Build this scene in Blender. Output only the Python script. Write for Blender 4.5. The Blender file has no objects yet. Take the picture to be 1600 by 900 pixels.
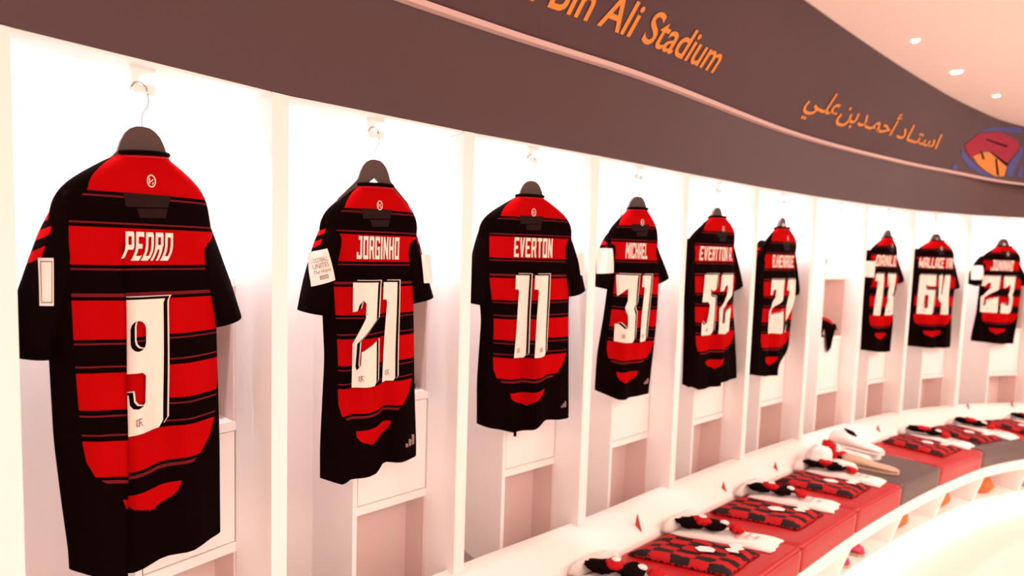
import bpy, bmesh, math, random
import numpy as np
from mathutils import Vector, Matrix, noise

# ------------------------------------------------------------------ camera, world, lights, exposure
SC = bpy.context.scene
COL = SC.collection
R = math.radians
CAMZ, FPX, PITCH, ROLL = 1.57, 869.7275, 3.83164, 1.77794
cp, sp, cr_, sr = math.cos(R(PITCH)), math.sin(R(PITCH)), math.cos(R(ROLL)), math.sin(R(ROLL))
fw = Vector((0, cp, -sp)); up0 = Vector((0, sp, cp)); rt0 = Vector((1, 0, 0))
rt = rt0*cr_ + up0*sr; upv = -rt0*sr + up0*cr_
cam_d = bpy.data.cameras.new('camera'); cam = bpy.data.objects.new('camera', cam_d); COL.objects.link(cam)
M = Matrix((rt, upv, -fw)).transposed().to_4x4(); M.translation = (0, 0, CAMZ); cam.matrix_world = M
cam_d.sensor_width = 36; cam_d.lens = FPX/1600*36; cam_d.clip_start = .05
cam_d.dof.use_dof = True; cam_d.dof.focus_distance = 1.35; cam_d.dof.aperture_fstop = 2.1
SC.camera = cam
VS = SC.view_settings
VS.view_transform = 'Standard'; VS.look = 'None'; VS.gamma = 1; VS.use_curve_mapping = False; VS.exposure = 0.16
wd = bpy.data.worlds.new('world'); SC.world = wd; wd.use_nodes = True
WORLD_STRENGTH = 1.1
wd.node_tree.nodes['Background'].inputs[0].default_value = (1, .76, .68, 1)
wd.node_tree.nodes['Background'].inputs[1].default_value = WORLD_STRENGTH
WARM = (1, .79, .67)
def area(name, loc, sx, sy, power, col=WARM, rot=(0, 0, 0)):
    l = bpy.data.lights.new(name, 'AREA'); l.shape = 'RECTANGLE'; l.size = sx; l.size_y = sy; l.energy = power; l.color = col
    o = bpy.data.objects.new(name, l); o.location = loc; o.rotation_euler = rot; COL.objects.link(o); return o
area('added_room_fill', (1.3, -1.0, 2.57), 2.2, 1.2, 58)  # three added fill lamps under the ceiling, only to brighten the room overall
area('added_room_fill', (3.4, .9, 2.57), 1.6, 1.0, 52)
area('added_room_fill', (4.6, 2.2, 2.57), 1.2, .8, 38)
LED_LOCKER, LED_BENCH = 135, 5
SC.cycles.diffuse_bounces = 8; SC.cycles.max_bounces = 12

# ------------------------------------------------------------------ materials
def mat(name, col, rough=.6, spec=.4, bump=0, bscale=200, var=0, vscale=6, metal=0, sheen=0):
    m = bpy.data.materials.new(name); m.use_nodes = True; nt = m.node_tree; b = nt.nodes['Principled BSDF']
    b.inputs['Base Color'].default_value = (*col, 1); b.inputs['Roughness'].default_value = rough
    b.inputs['Specular IOR Level'].default_value = spec; b.inputs['Metallic'].default_value = metal
    if sheen: b.inputs['Sheen Weight'].default_value = sheen
    tc = nt.nodes.new('ShaderNodeTexCoord')
    if var:
        n = nt.nodes.new('ShaderNodeTexNoise'); n.inputs['Scale'].default_value = vscale; n.inputs['Detail'].default_value = 4
        nt.links.new(tc.outputs['Object'], n.inputs['Vector'])
        mx = nt.nodes.new('ShaderNodeMix'); mx.data_type = 'RGBA'
        mx.inputs['A'].default_value = (*[c*(1-var) for c in col], 1); mx.inputs['B'].default_value = (*[min(1, c*(1+var)) for c in col], 1)
        nt.links.new(n.outputs['Fac'], mx.inputs['Factor']); nt.links.new(mx.outputs['Result'], b.inputs['Base Color'])
    if bump:
        n2 = nt.nodes.new('ShaderNodeTexNoise'); n2.inputs['Scale'].default_value = bscale
        nt.links.new(tc.outputs['Object'], n2.inputs['Vector'])
        bp = nt.nodes.new('ShaderNodeBump'); bp.inputs['Strength'].default_value = bump; bp.inputs['Distance'].default_value = .002
        nt.links.new(n2.outputs['Fac'], bp.inputs['Height']); nt.links.new(bp.outputs['Normal'], b.inputs['Normal'])
    return m
def emit(name, col, s):
    m = bpy.data.materials.new(name); m.use_nodes = True; b = m.node_tree.nodes['Principled BSDF']
    b.inputs['Base Color'].default_value = (*col, 1); b.inputs['Emission Color'].default_value = (*col, 1); b.inputs['Emission Strength'].default_value = s
    return m
MT = dict(
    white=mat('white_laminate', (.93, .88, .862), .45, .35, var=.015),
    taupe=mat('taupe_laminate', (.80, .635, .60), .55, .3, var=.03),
    gap=mat('joint_gap', (.35, .2, .16), .8, .1),
    fascia=mat('plum_vinyl', (.070, .026, .029), .36, .5, var=.10, vscale=2.2),
    banner=mat('banner_print', (.078, .033, .037), .5, .35, var=.22, vscale=1.7),
    lip=mat('pale_lip', (.66, .47, .43), .5, .4),
    ceil=mat('ceiling_paint', (.95, .83, .75), .8, .2, var=.01),
    floor=mat('pale_carpet', (.82, .75, .71), .95, .1, bump=.6, bscale=90, var=.05, vscale=120),
    wallp=mat('wall_paint', (.85, .77, .73), .8, .2, var=.01),
    led=emit('led_strip', (1, .92, .95), LED_LOCKER), ledb=emit('bench_led', (1, .84, .66), LED_BENCH),
    spot=emit('downlight_glow', (1, .96, .9), 25),
    gold=mat('orange_print', (.74, .27, .05), .6, .2), magenta=mat('magenta_print', (.36, .012, .045), .6, .2, var=.15, vscale=20), blueink=mat('blue_print', (.08, .085, .30), .6, .2, var=.2, vscale=20),
    redlea=mat('red_vinyl', (.40, .004, .006), .38, .45, bump=.15, bscale=300, var=.04),
    greylea=mat('charcoal_vinyl', (.10, .062, .058), .42, .45, bump=.15, bscale=300, var=.04),
    black=mat('black_fabric', (.0035, .0006, .0006), .9, .04, bump=.15, bscale=500),
    darklab=mat('neck_print', (.016, .005, .0045), .7, .1),
    ink=mat('letter_white', (.86, .74, .66), .6, .2, var=.02, vscale=40), inkblk=mat('letter_shadow', (.004, .001, .001), .8, .05), inkgrey=mat('letter_grey', (.25, .16, .14), .6, .2),
    patch=mat('patch_white', (.84, .77, .72), .6, .2),
    wood=mat('dark_hanger', (.060, .026, .020), .45, .4, var=.15, vscale=30), steel=mat('steel_wire', (.30, .21, .19), .4, .5),
    wcloth=mat('white_cloth', (.86, .79, .76), .85, .15, bump=.3, bscale=60), rcloth=mat('red_cloth', (.45, .003, .005), .75, .2, bump=.3, bscale=60),
    bcloth=mat('black_cloth', (.005, .001, .001), .9, .06, bump=.2, bscale=60), pinkink=mat('pink_print', (.75, .38, .34), .7, .2),
    beige=mat('beige_leather', (.52, .36, .26), .6, .3, var=.1, vscale=30), magshoe=mat('magenta_boot', (.62, .012, .10), .4, .5), orange=mat('orange_cloth', (.80, .16, .04), .6, .3, var=.1, vscale=20),
    sole=mat('dark_sole', (.04, .02, .018), .5, .4), plast=mat('white_plastic', (.85, .8, .77), .35, .5), tab=mat('red_tab', (.55, .05, .035), .5, .3),
)
RED, BLK, PIN = (.40, .0012, .0022, 1), (.0035, .0006, .0006, 1), (.14, .010, .015, 1)
def shirt_material():
    m = bpy.data.materials.new('hooped_jersey'); m.use_nodes = True; nt = m.node_tree; b = nt.nodes['Principled BSDF']
    b.inputs['Roughness'].default_value = .9; b.inputs['Specular IOR Level'].default_value = .03
    uv = nt.nodes.new('ShaderNodeUVMap'); uv.uv_map = 'hoops'; sep = nt.nodes.new('ShaderNodeSeparateXYZ'); nt.links.new(uv.outputs[0], sep.inputs[0])
    def ramp(stops, mode):
        r = nt.nodes.new('ShaderNodeValToRGB'); r.color_ramp.interpolation = mode; e = r.color_ramp.elements
        while len(e) < len(stops): e.new(.5)
        for el, (p, c) in zip(e, stops): el.position = p
        for el, (p, c) in zip(e, stops): el.position = p; el.color = c if not isinstance(c, float) else (c, c, c, 1)
        nt.links.new(sep.outputs['Y'], r.inputs['Fac']); return r
    st = [(0, RED), (.150, BLK), (.159, PIN), (.164, BLK)]
    for a, c in ((.23, .31), (.388, .473), (.548, .632), (.70, .783)):
        st += [(a-.014, PIN), (a-.009, BLK), (a, RED), (c, BLK), (c+.009, PIN), (c+.014, BLK)]
    st += [(.836, RED), (.887, BLK)]
    hoop = ramp(st, 'CONSTANT')
    wl = ramp([(0, 1.), (.06, .95), (.15, .66), (.2, .79), (.4, .77), (.62, .74), (.71, .72), (.75, .70), (.785, .62), (.82, .36), (.836, .34), (.86, .31), (.875, .22), (.886, .05), (.9, 0.)], 'LINEAR')
    wr = ramp([(0, 1.), (.06, .97), (.15, .90), (.25, .97), (.4, .93), (.62, .86), (.70, .82), (.75, .74), (.785, .62), (.82, .40), (.836, .38), (.86, .33), (.875, .24), (.886, .05), (.9, 0.)], 'LINEAR')
    def math_(op, a, bb=None, val=None):
        n = nt.nodes.new('ShaderNodeMath'); n.operation = op; nt.links.new(a, n.inputs[0])
        if bb is not None: nt.links.new(bb, n.inputs[1])
        if val is not None: n.inputs[1].default_value = val
        return n.outputs[0]
    neg = math_('MULTIPLY', sep.outputs['X'], val=-1.0)
    m1 = math_('LESS_THAN', sep.outputs['X'], wr.outputs['Color']); m2 = math_('LESS_THAN', neg, wl.outputs['Color'])
    mk = math_('MULTIPLY', m1, m2)
    mx = nt.nodes.new('ShaderNodeMix'); mx.data_type = 'RGBA'; mx.inputs['A'].default_value = BLK
    nt.links.new(mk, mx.inputs['Factor']); nt.links.new(hoop.outputs['Color'], mx.inputs['B']); nt.links.new(mx.outputs['Result'], b.inputs['Base Color'])
    tc = nt.nodes.new('ShaderNodeTexCoord'); n2 = nt.nodes.new('ShaderNodeTexNoise'); n2.inputs['Scale'].default_value = 600; nt.links.new(tc.outputs['Object'], n2.inputs['Vector'])
    bp = nt.nodes.new('ShaderNodeBump'); bp.inputs['Strength'].default_value = .12; bp.inputs['Distance'].default_value = .001; nt.links.new(n2.outputs['Fac'], bp.inputs['Height']); nt.links.new(bp.outputs['Normal'], b.inputs['Normal'])
    return m
MT['jersey'] = shirt_material()
def sleeve_material():
    m = bpy.data.materials.new('striped_sleeve'); m.use_nodes = True; nt = m.node_tree; b = nt.nodes['Principled BSDF']
    b.inputs['Roughness'].default_value = .9; b.inputs['Specular IOR Level'].default_value = .04
    uv = nt.nodes.new('ShaderNodeUVMap'); uv.uv_map = 'hoops'; sep = nt.nodes.new('ShaderNodeSeparateXYZ'); nt.links.new(uv.outputs[0], sep.inputs[0])
    def mth(op, a, val):
        n = nt.nodes.new('ShaderNodeMath'); n.operation = op
        if hasattr(a, 'links'): nt.links.new(a, n.inputs[0])
        if hasattr(val, 'links'): nt.links.new(val, n.inputs[1])
        else: n.inputs[1].default_value = val
        return n.outputs[0]
    # three slanted red stripes on the outer shoulder: x = 0 at the outer edge, y = length from the shoulder
    s = mth('ADD', sep.outputs['Y'], mth('MULTIPLY', sep.outputs['X'], .35))
    fr = mth('LESS_THAN', mth('FRACT', mth('MULTIPLY', s, 7.5), 0), .5)
    mk = mth('MULTIPLY', mth('MULTIPLY', fr, mth('GREATER_THAN', s, .22)), mth('LESS_THAN', s, .62))
    mk = mth('MULTIPLY', mk, mth('LESS_THAN', sep.outputs['X'], .14))
    mx = nt.nodes.new('ShaderNodeMix'); mx.data_type = 'RGBA'; mx.inputs['A'].default_value = BLK; mx.inputs['B'].default_value = RED
    nt.links.new(mk, mx.inputs['Factor']); nt.links.new(mx.outputs['Result'], b.inputs['Base Color'])
    return m
MT['sleeve'] = sleeve_material()
def check_material():
    m = bpy.data.materials.new('red_black_check'); m.use_nodes = True; nt = m.node_tree; b = nt.nodes['Principled BSDF']
    b.inputs['Roughness'].default_value = .7; b.inputs['Specular IOR Level'].default_value = .25
    uv = nt.nodes.new('ShaderNodeUVMap'); uv.uv_map = 'hoops'
    n = nt.nodes.new('ShaderNodeTexNoise'); n.inputs['Scale'].default_value = 5; nt.links.new(uv.outputs[0], n.inputs['Vector'])
    ad = nt.nodes.new('ShaderNodeMixRGB'); ad.blend_type = 'LINEAR_LIGHT'; ad.inputs[0].default_value = .25; nt.links.new(uv.outputs[0], ad.inputs[1]); nt.links.new(n.outputs['Color'], ad.inputs[2])
    ck = nt.nodes.new('ShaderNodeTexChecker'); ck.inputs['Scale'].default_value = 1; 
    fl = nt.nodes.new('ShaderNodeVectorMath'); fl.operation = 'MULTIPLY'; fl.inputs[1].default_value = (1, 1, 0); nt.links.new(ad.outputs[0], fl.inputs[0])
    f2 = nt.nodes.new('ShaderNodeVectorMath'); f2.inputs[1].default_value = (0, 0, .5); nt.links.new(fl.outputs[0], f2.inputs[0]); nt.links.new(f2.outputs[0], ck.inputs['Vector'])
    ck.inputs['Color1'].default_value = (.42, .003, .005, 1); ck.inputs['Color2'].default_value = (.012, .003, .003, 1)
    nt.links.new(ck.outputs['Color'], b.inputs['Base Color']); return m
MT['check'] = check_material()

# ------------------------------------------------------------------ plan curve of the locker front
P = np.array([[-1.1883, .5248], [-.865, .9697], [-.5467, 1.3538], [-.1267, 1.7159], [.3054, 2.0481], [.7494, 2.416], [1.2149, 2.7869], [1.6927, 3.1341], [2.1893, 3.462], [2.6977, 3.756], [3.2535, 3.9757], [3.8174, 4.1064], [4.388, 4.1556]])
NP_ = len(P)
def cvn(u):
    u = u+1; i = int(np.clip(np.floor(u), 0, NP_-2)); a = u-i
    p1, p2 = P[i], P[i+1]; p0 = P[i-1] if i > 0 else 2*p1-p2; p3 = P[i+2] if i+2 < NP_ else 2*p2-p1
    q = .5*(2*p1+(p2-p0)*a+(2*p0-5*p1+4*p2-p3)*a*a+(3*p1-p0-3*p2+p3)*a**3)
    d = .5*((p2-p0)+2*(2*p0-5*p1+4*p2-p3)*a+3*(3*p1-p0-3*p2+p3)*a*a); d = d/np.hypot(*d)
    return q, np.array([d[1], -d[0]]), d
def cv(u, o=0):
    q, n, d = cvn(u); return q+o*n
def V(u, o, z):
    q = cv(u, o); return Vector((q[0], q[1], z))
def shear(u): return float(np.interp(u, [2.5, 4.8, 6.7, 9], [1.05, .9, .3, .1]))
def B(ub, o, z):                                     # bench coordinates
    return V(ub+shear(ub)*(o-.15), o, z)

# ------------------------------------------------------------------ object helpers
def tag(o, label=None, cat=None, group=None, kind=None):
    for k, v in (('label', label), ('category', cat), ('group', group), ('kind', kind)):
        if v: o[k] = v
    return o
def empty(name, loc, rz=0):
    o = bpy.data.objects.new(name, None); COL.objects.link(o); o.location = loc; o.rotation_euler = (0, 0, rz); o.empty_display_size = .05
    return o
def build(name, bm, m, parent=None, smooth=False, world=False):
    me = bpy.data.meshes.new(name)
    bmesh.ops.recalc_face_normals(bm, faces=bm.faces) if not getattr(bm, 'keepn', False) else None
    bm.to_mesh(me); bm.free()
    for mm in (m if isinstance(m, (list, tuple)) else [m]): me.materials.append(mm)
    if smooth:
        for p in me.polygons: p.use_smooth = True
    o = bpy.data.objects.new(name, me); COL.objects.link(o)
    if parent is not None:
        o.parent = parent
        if world:
            r = parent
            while r.parent: r = r.parent
            W = Matrix.Translation(r.location) @ r.rotation_euler.to_matrix().to_4x4()
            me.transform(W.inverted())
    return o
def hexa(bm, c):                                     # eight corners: 4 bottom then 4 top
    v = [bm.verts.new(p) for p in c]
    for f in ((3, 2, 1, 0), (4, 5, 6, 7), (0, 1, 5, 4), (1, 2, 6, 5), (2, 3, 7, 6), (3, 0, 4, 7)): bm.faces.new([v[i] for i in f])
    return v
def box(bm, x0, x1, y0, y1, z0, z1, bev=0):
    v = hexa(bm, [(x0, y0, z0), (x1, y0, z0), (x1, y1, z0), (x0, y1, z0), (x0, y0, z1), (x1, y0, z1), (x1, y1, z1), (x0, y1, z1)])
    if bev:
        es = {e for q in v for e in q.link_edges}
        bmesh.ops.bevel(bm, geom=list(es), offset=bev, segments=2, affect='EDGES', profile=.5)
def tube(bm, pts, r, seg=8, cap=True):
    pts = [Vector(p) for p in pts]; rings = []; up = Vector((0, 0, 1))
    for i, p in enumerate(pts):
        t = (pts[min(i+1, len(pts)-1)]-pts[max(i-1, 0)]).normalized()
        a = t.cross(Vector((.13, .97, .21))).normalized(); b = t.cross(a)
        rr = r[i] if isinstance(r, (list, tuple)) else r
        rings.append([bm.verts.new(p+(a*math.cos(k*2*math.pi/seg)+b*math.sin(k*2*math.pi/seg))*rr) for k in range(seg)])
    for i in range(len(rings)-1):
        for k in range(seg): bm.faces.new((rings[i][k], rings[i][(k+1) % seg], rings[i+1][(k+1) % seg], rings[i+1][k]))
    if cap: bm.faces.new(rings[0][::-1]); bm.faces.new(rings[-1])
def sweep(bm, us, prof, fn=V, cap=True):             # closed profile [(off, z)] or callable(u) along the curve
    rings = []
    for u in us:
        pr = prof(u) if callable(prof) else prof
        rings.append([bm.verts.new(fn(u, o, z)) for o, z in pr])
    n = len(rings[0])
    for i in range(len(rings)-1):
        for k in range(n): bm.faces.new((rings[i][k], rings[i][(k+1) % n], rings[i+1][(k+1) % n], rings[i+1][k]))
    if cap: bm.faces.new(rings[0][::-1]); bm.faces.new(rings[-1])
def extrude_poly(bm, pts, th, fn):                   # 2D outline -> plate of thickness th through fn(x, z, depth)
    a = [bm.verts.new(fn(x, z, 0)) for x, z in pts]; b = [bm.verts.new(fn(x, z, th)) for x, z in pts]; n = len(pts)
    bm.faces.new(a); bm.faces.new(b[::-1])
    for i in range(n): bm.faces.new((a[i], b[i], b[(i+1) % n], a[(i+1) % n]))
def glyph_mesh(polys, holes=(), step=.012):
    """flat 2D polygons -> bmesh in the xy plane, triangulated and cut into a grid so that it can be wrapped on a surface"""
    bm = bmesh.new()
    for pl_ in polys:
        if pl_ and isinstance(pl_[0], (list, tuple)) and isinstance(pl_[0][0], (list, tuple)): outer, hs = pl_[0], pl_[1:]
        else: outer, hs = pl_, []
        es = []
        for loop in [outer]+list(hs):
            vs = [bm.verts.new((x, y, 0)) for x, y in loop]; es += [bm.edges.new((vs[i], vs[(i+1) % len(vs)])) for i in range(len(vs))]
        bmesh.ops.triangle_fill(bm, edges=es, use_beauty=True, use_dissolve=False, normal=(0, 0, 1))
    return grid_cut(bm, step)
def grid_cut(bm, step, stepy=None):
    stepy = stepy or step
    xs = [v.co.x for v in bm.verts]; ys = [v.co.y for v in bm.verts]
    for ax, lo, hi, st in ((0, min(xs), max(xs), step), (1, min(ys), max(ys), stepy)):
        k = math.floor(lo/st)+1
        while k*st < hi:
            co = [0, 0, 0]; no = [0, 0, 0]; co[ax] = k*st; no[ax] = 1
            bmesh.ops.bisect_plane(bm, geom=bm.verts[:]+bm.edges[:]+bm.faces[:], plane_co=co, plane_no=no, dist=1e-6); k += 1
    for f in bm.faces:
        f.normal_update()
        if f.normal.z < 0: f.normal_flip()
    return bm
def text_bm(s, offset=0, spacing=1.0):
    c = bpy.data.curves.new('t', 'FONT'); c.body = s; c.offset = offset; c.space_character = spacing; o = bpy.data.objects.new('t', c); COL.objects.link(o)
    dg = bpy.context.evaluated_depsgraph_get(); me = o.evaluated_get(dg).to_mesh(); bm = bmesh.new(); bm.from_mesh(me); o.evaluated_get(dg).to_mesh_clear()
    bpy.data.objects.remove(o); bpy.data.curves.remove(c); bmesh.ops.remove_doubles(bm, verts=bm.verts, dist=1e-5)
    return bm
def warp(bm, fn):
    for v in bm.verts: v.co = fn(v.co.x, v.co.y, v.co.z)
    return bm
def build_flat(name, bm, m, parent, world=False):    # keeps face directions
    me = bpy.data.meshes.new(name); bm.to_mesh(me); bm.free(); me.materials.append(m)
    o = bpy.data.objects.new(name, me); COL.objects.link(o); o.parent = parent
    if world:
        W = Matrix.Translation(parent.location) @ parent.rotation_euler.to_matrix().to_4x4(); me.transform(W.inverted())
    return o

# ------------------------------------------------------------------ setting
ZT, ZL = 1.922, .545
def lo(u): return float(np.interp(u, [0, 1.5, 3.4, 5.4, 7.2, 8.5, 10.2, 11], [.1, .1, .118, .06, .066, .05, -.2, -.3]))
def hi(u): return float(np.interp(u, [0, 4.4, 5.4, 6.8, 8.25, 9.8, 11], [.36, .343, .325, .27, .18, -.07, -.25]))
_us = np.linspace(-1, 11, 241)
def smooth_tab(f):
    a = np.array([f(u) for u in _us]); k = np.ones(25)/25; a = np.convolve(np.pad(a, 12, 'edge'), k, 'valid'); return lambda u: float(np.interp(u, _us, a))
# keep the tabulated offsets exact where the lettering sits, only round their corners
lo_s, hi_s = smooth_tab(lo), smooth_tab(hi)
ZLIP, ZC = 2.2, 2.6
US = list(np.linspace(-.98, 10.98, 150))
bm = bmesh.new(); box(bm, -3, 8, -3.5, 6, -.1, 0)
tag(build('floor', bm, MT['floor']), kind='structure')
bm = bmesh.new(); box(bm, -3, 8, -3.5, 6, ZC, ZC+.1); tag(build('ceiling', bm, MT['ceil']), kind='structure')
bm = bmesh.new(); sweep(bm, US, [(-.60, 0), (-.60, ZC), (-.54, ZC), (-.54, 0)]); tag(build('wall_back', bm, MT['wallp']), kind='structure')
bm = bmesh.new()
def fprof(u):
    l = lo_s(u); return [(.002, ZT+.002), (l*.22, 2.02), (l*.62, 2.12), (l-.012, 2.186), (l-.08, 2.186), (-.05, ZT+.002)]
sweep(bm, US, fprof); tag(build('trim_1', bm, MT['fascia'], smooth=False), kind='structure')
for p in bpy.data.objects['trim_1'].data.polygons: p.use_smooth = True
bpy.data.objects['trim_1'].data.set_sharp_from_angle(angle=R(40))
bm = bmesh.new()
sweep(bm, US, lambda u: [(lo_s(u)-.07, 2.188), (lo_s(u)+.012, 2.188), (lo_s(u)+.012, 2.204), (lo_s(u)-.07, 2.206)])
tag(build('trim_2', bm, MT['lip']), kind='structure')
def BN(u, w, d=0):                                   # point on the banner, w = 0 at the lip, 1 at the ceiling, d = lift off it
    l, h = lo_s(u), hi_s(u); s = Vector((h-l, .4)).normalized(); o = l*(1-w)+h*w + s.y*d; z = 2.206+(ZC-.006-2.206)*w - s.x*d
    return V(u, o, z)
q0 = BN(5, .5); ban = empty('stadium_banner', (q0.x, q0.y, 2.206))
tag(ban, 'long plum banner above the lockers with orange stadium lettering in two scripts', 'banner')
bm = bmesh.new(); rings = []
for u in US: rings.append([bm.verts.new(BN(u, w)) for w in np.linspace(0, 1, 6)]+[bm.verts.new(BN(u, w, -.02)) for w in (1, 0)])
for a, b in zip(rings, rings[1:]):
    n = len(a)
    for k in range(n): bm.faces.new((a[k], a[(k+1) % n], b[(k+1) % n], b[k]))
bm.faces.new(rings[0][::-1]); bm.faces.new(rings[-1])
build('panel', bm, MT['banner'], ban, world=True)
# Latin lettering: 'Stadium' runs from u = 2.98 to 3.79
bm = text_bm('Ahmad Bin Ali Stadium', .012); xs = [v.co.x for v in bm.verts]; x1 = max(xs); sb = text_bm('Stadium', .012); sw = max(v.co.x for v in sb.verts)-min(v.co.x for v in sb.verts); sb.free()
kx = (3.79-2.99)/sw; kz = .235/.72
warp(bm, lambda x, y, z: Vector((3.79-(x1-x)*kx, .205+y*kz, 0))); grid_cut(bm, .06, 5)
o = build_flat('latin_lettering', warp(bm, lambda x, y, z: BN(x+(y-.2)*.12, y, .003)), MT['gold'], ban, True); tag(o, 'orange Latin lettering')
# Arabic lettering, in visual order from the left: word groups placed where they stand
arab = ['\ufef2\u0640\ufee0\ufecb', '\ufee6\ufe91', '\ufeaa\u0640\ufee4\ufea3\ufe83', '\ufea9\ufe8e\u0640\ufe98\ufeb3\ufe8d']
for s, (a, b) in zip(arab, ((5.17, 5.74), (5.78, 6.12), (6.16, 6.92), (6.98, 7.95))):
    g = text_bm(s, .012); xs = [v.co.x for v in g.verts]; x0, x1 = min(xs), max(xs)
    warp(g, lambda x, y, z: Vector((a+(x-x0)/(x1-x0)*(b-a), .275+y*.30, 0))); grid_cut(g, .06, 5)
    tag(build_flat('arabic_lettering', warp(g, lambda x, y, z: BN(x, y, .003)), MT['gold'], ban, True), 'orange Arabic lettering')
EM = dict(magenta=[(8.54, .45), (8.81, .68), (9.3, .81), (9.78, .75), (9.87, .65), (9.82, .51), (9.67, .3), (9.47, .4), (9.2, .46), (8.96, .39), (8.81, .26), (8.65, .34)],
  gold=[(8.83, .3), (9.05, .41), (9.21, .44), (9.49, .35), (9.72, .25), (9.72, .08), (9.53, .05), (9.27, .11), (9.01, .2)])
BL = [[(8.7, .69), (9.1, .85), (9.82, .98), (9.85, .89), (9.29, .82)], [(8.51, .38), (8.69, .28), (9.1, .12), (9.62, .02), (9.31, .02), (8.83, .11), (8.56, .25)],
  [(9.92, .73), (9.88, .54), (9.74, .3), (9.76, .11), (9.89, .08), (9.92, .34), (9.99, .51)], [(8.44, .04), (8.46, .12), (8.57, .08), (8.56, .01)], [(10.04, .35), (9.98, .14), (10.08, .08), (10.09, .18)]]
emb = build_flat('round_emblem', warp(glyph_mesh(BL, step=.07), lambda x, y, z: BN(x, y, .002)), MT['blueink'], ban, True); tag(emb, 'round blue, magenta and orange emblem')
for nm, m in (('magenta', 'magenta'), ('gold', 'gold')):
    oo = build_flat('emblem_patch', warp(glyph_mesh([EM[nm]], step=.07), lambda x, y, z: BN(x, y, .003)), MT[m], emb)
    W = Matrix.Translation(ban.location); oo.data.transform(W.inverted())
CR = [[(8.98, .40), (9.02, .42), (9.15, .30), (9.10, .29)], [(9.40, .35), (9.44, .36), (9.60, .08), (9.55, .07)], [(9.2, .47), (9.24, .46), (9.75, .30), (9.70, .28)], [(9.0, .62), (9.04, .64), (9.6, .62), (9.6, .59)]]
oo = build_flat('emblem_outline', warp(glyph_mesh(CR, step=.07), lambda x, y, z: BN(x, y, .0045)), MT['inkblk'], emb); oo.data.transform(Matrix.Translation(ban.location).inverted())
# ceiling downlights
for x, y, s, lab in ((1.832, 2.654, .52, 'small round ceiling downlight nearest the camera'), (2.345, 3.057, .80, 'brightest round ceiling downlight, between two dimmer ones'), (2.899, 3.451, .55, 'small round ceiling downlight farthest along the ceiling')):
    t = empty('ceiling_downlight', (x, y, ZC)); tag(t, lab, 'ceiling light', 'ceiling downlights')
    bm = bmesh.new(); n = 24
    for r0, r1, z in ((.030*s, .038*s, -.004),):
        a = [bm.verts.new((r0*math.cos(k*2*math.pi/n), r0*math.sin(k*2*math.pi/n), z-.002)) for k in range(n)]; b = [bm.verts.new((r1*math.cos(k*2*math.pi/n), r1*math.sin(k*2*math.pi/n), -.0005)) for k in range(n)]
        for k in range(n): bm.faces.new((a[k], a[(k+1) % n], b[(k+1) % n], b[k]))
    build('rim', bm, MT['ceil'], t)
    bm = bmesh.new(); bm.faces.new([bm.verts.new((.030*s*math.cos(-k*2*math.pi/n), .030*s*math.sin(-k*2*math.pi/n), -.004)) for k in range(n)])
    build_flat('lamp_disc', bm, MT['spot'], t)

# ------------------------------------------------------------------ lockers
UP = [0, 1, 2, 3, 4, 5, 6, 7, 8, 9, 10.2, 10.98]
COFF = [-.19, -.168, -.14, -.122, -.107, -.104, -.092, -.103, -.085, -.088, -.09]
CFR = [.45, .457, .456, .472, .47, .50, .487, .545, .51, .53, .52]
LABL = ['nearest white open locker, behind the shirt numbered 9', 'white open locker behind the shirt numbered 21', 'white open locker behind the shirt numbered 11', 'white open locker behind the shirt numbered 31',
 'white open locker behind the shirt numbered 52', 'white open locker behind the shirt numbered 27', 'white open locker with no shirt, holding a black cloth and a bottle', 'white open locker behind the shirt numbered 13',
 'white open locker behind the shirt numbered 64', 'white open locker behind the shirt numbered 23', 'white locker at the right edge of the photo, past the shirt numbered 23']
DEP = -.50
def panel(bm, s0, s1, o0, o1, z0, z1): box(bm, s0, s1, -o1, -o0, z0, z1)        # local: x along the wall, -y into the room
LOCK = []; ZBOT = .36-ZL
def side_panel(t, s0, s1, H, nm='side_panel'):
    bm = bmesh.new(); extrude_poly(bm, [(DEP, ZBOT), (-.037, ZBOT), (-.037, .0005), (0, .0005), (0, H), (-.054, H), (-.054, H+.085), (DEP, H+.085)], s1-s0, lambda o, z, d: Vector((s0+d, -o, z))); build(nm, bm, MT['white'], t)
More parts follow.
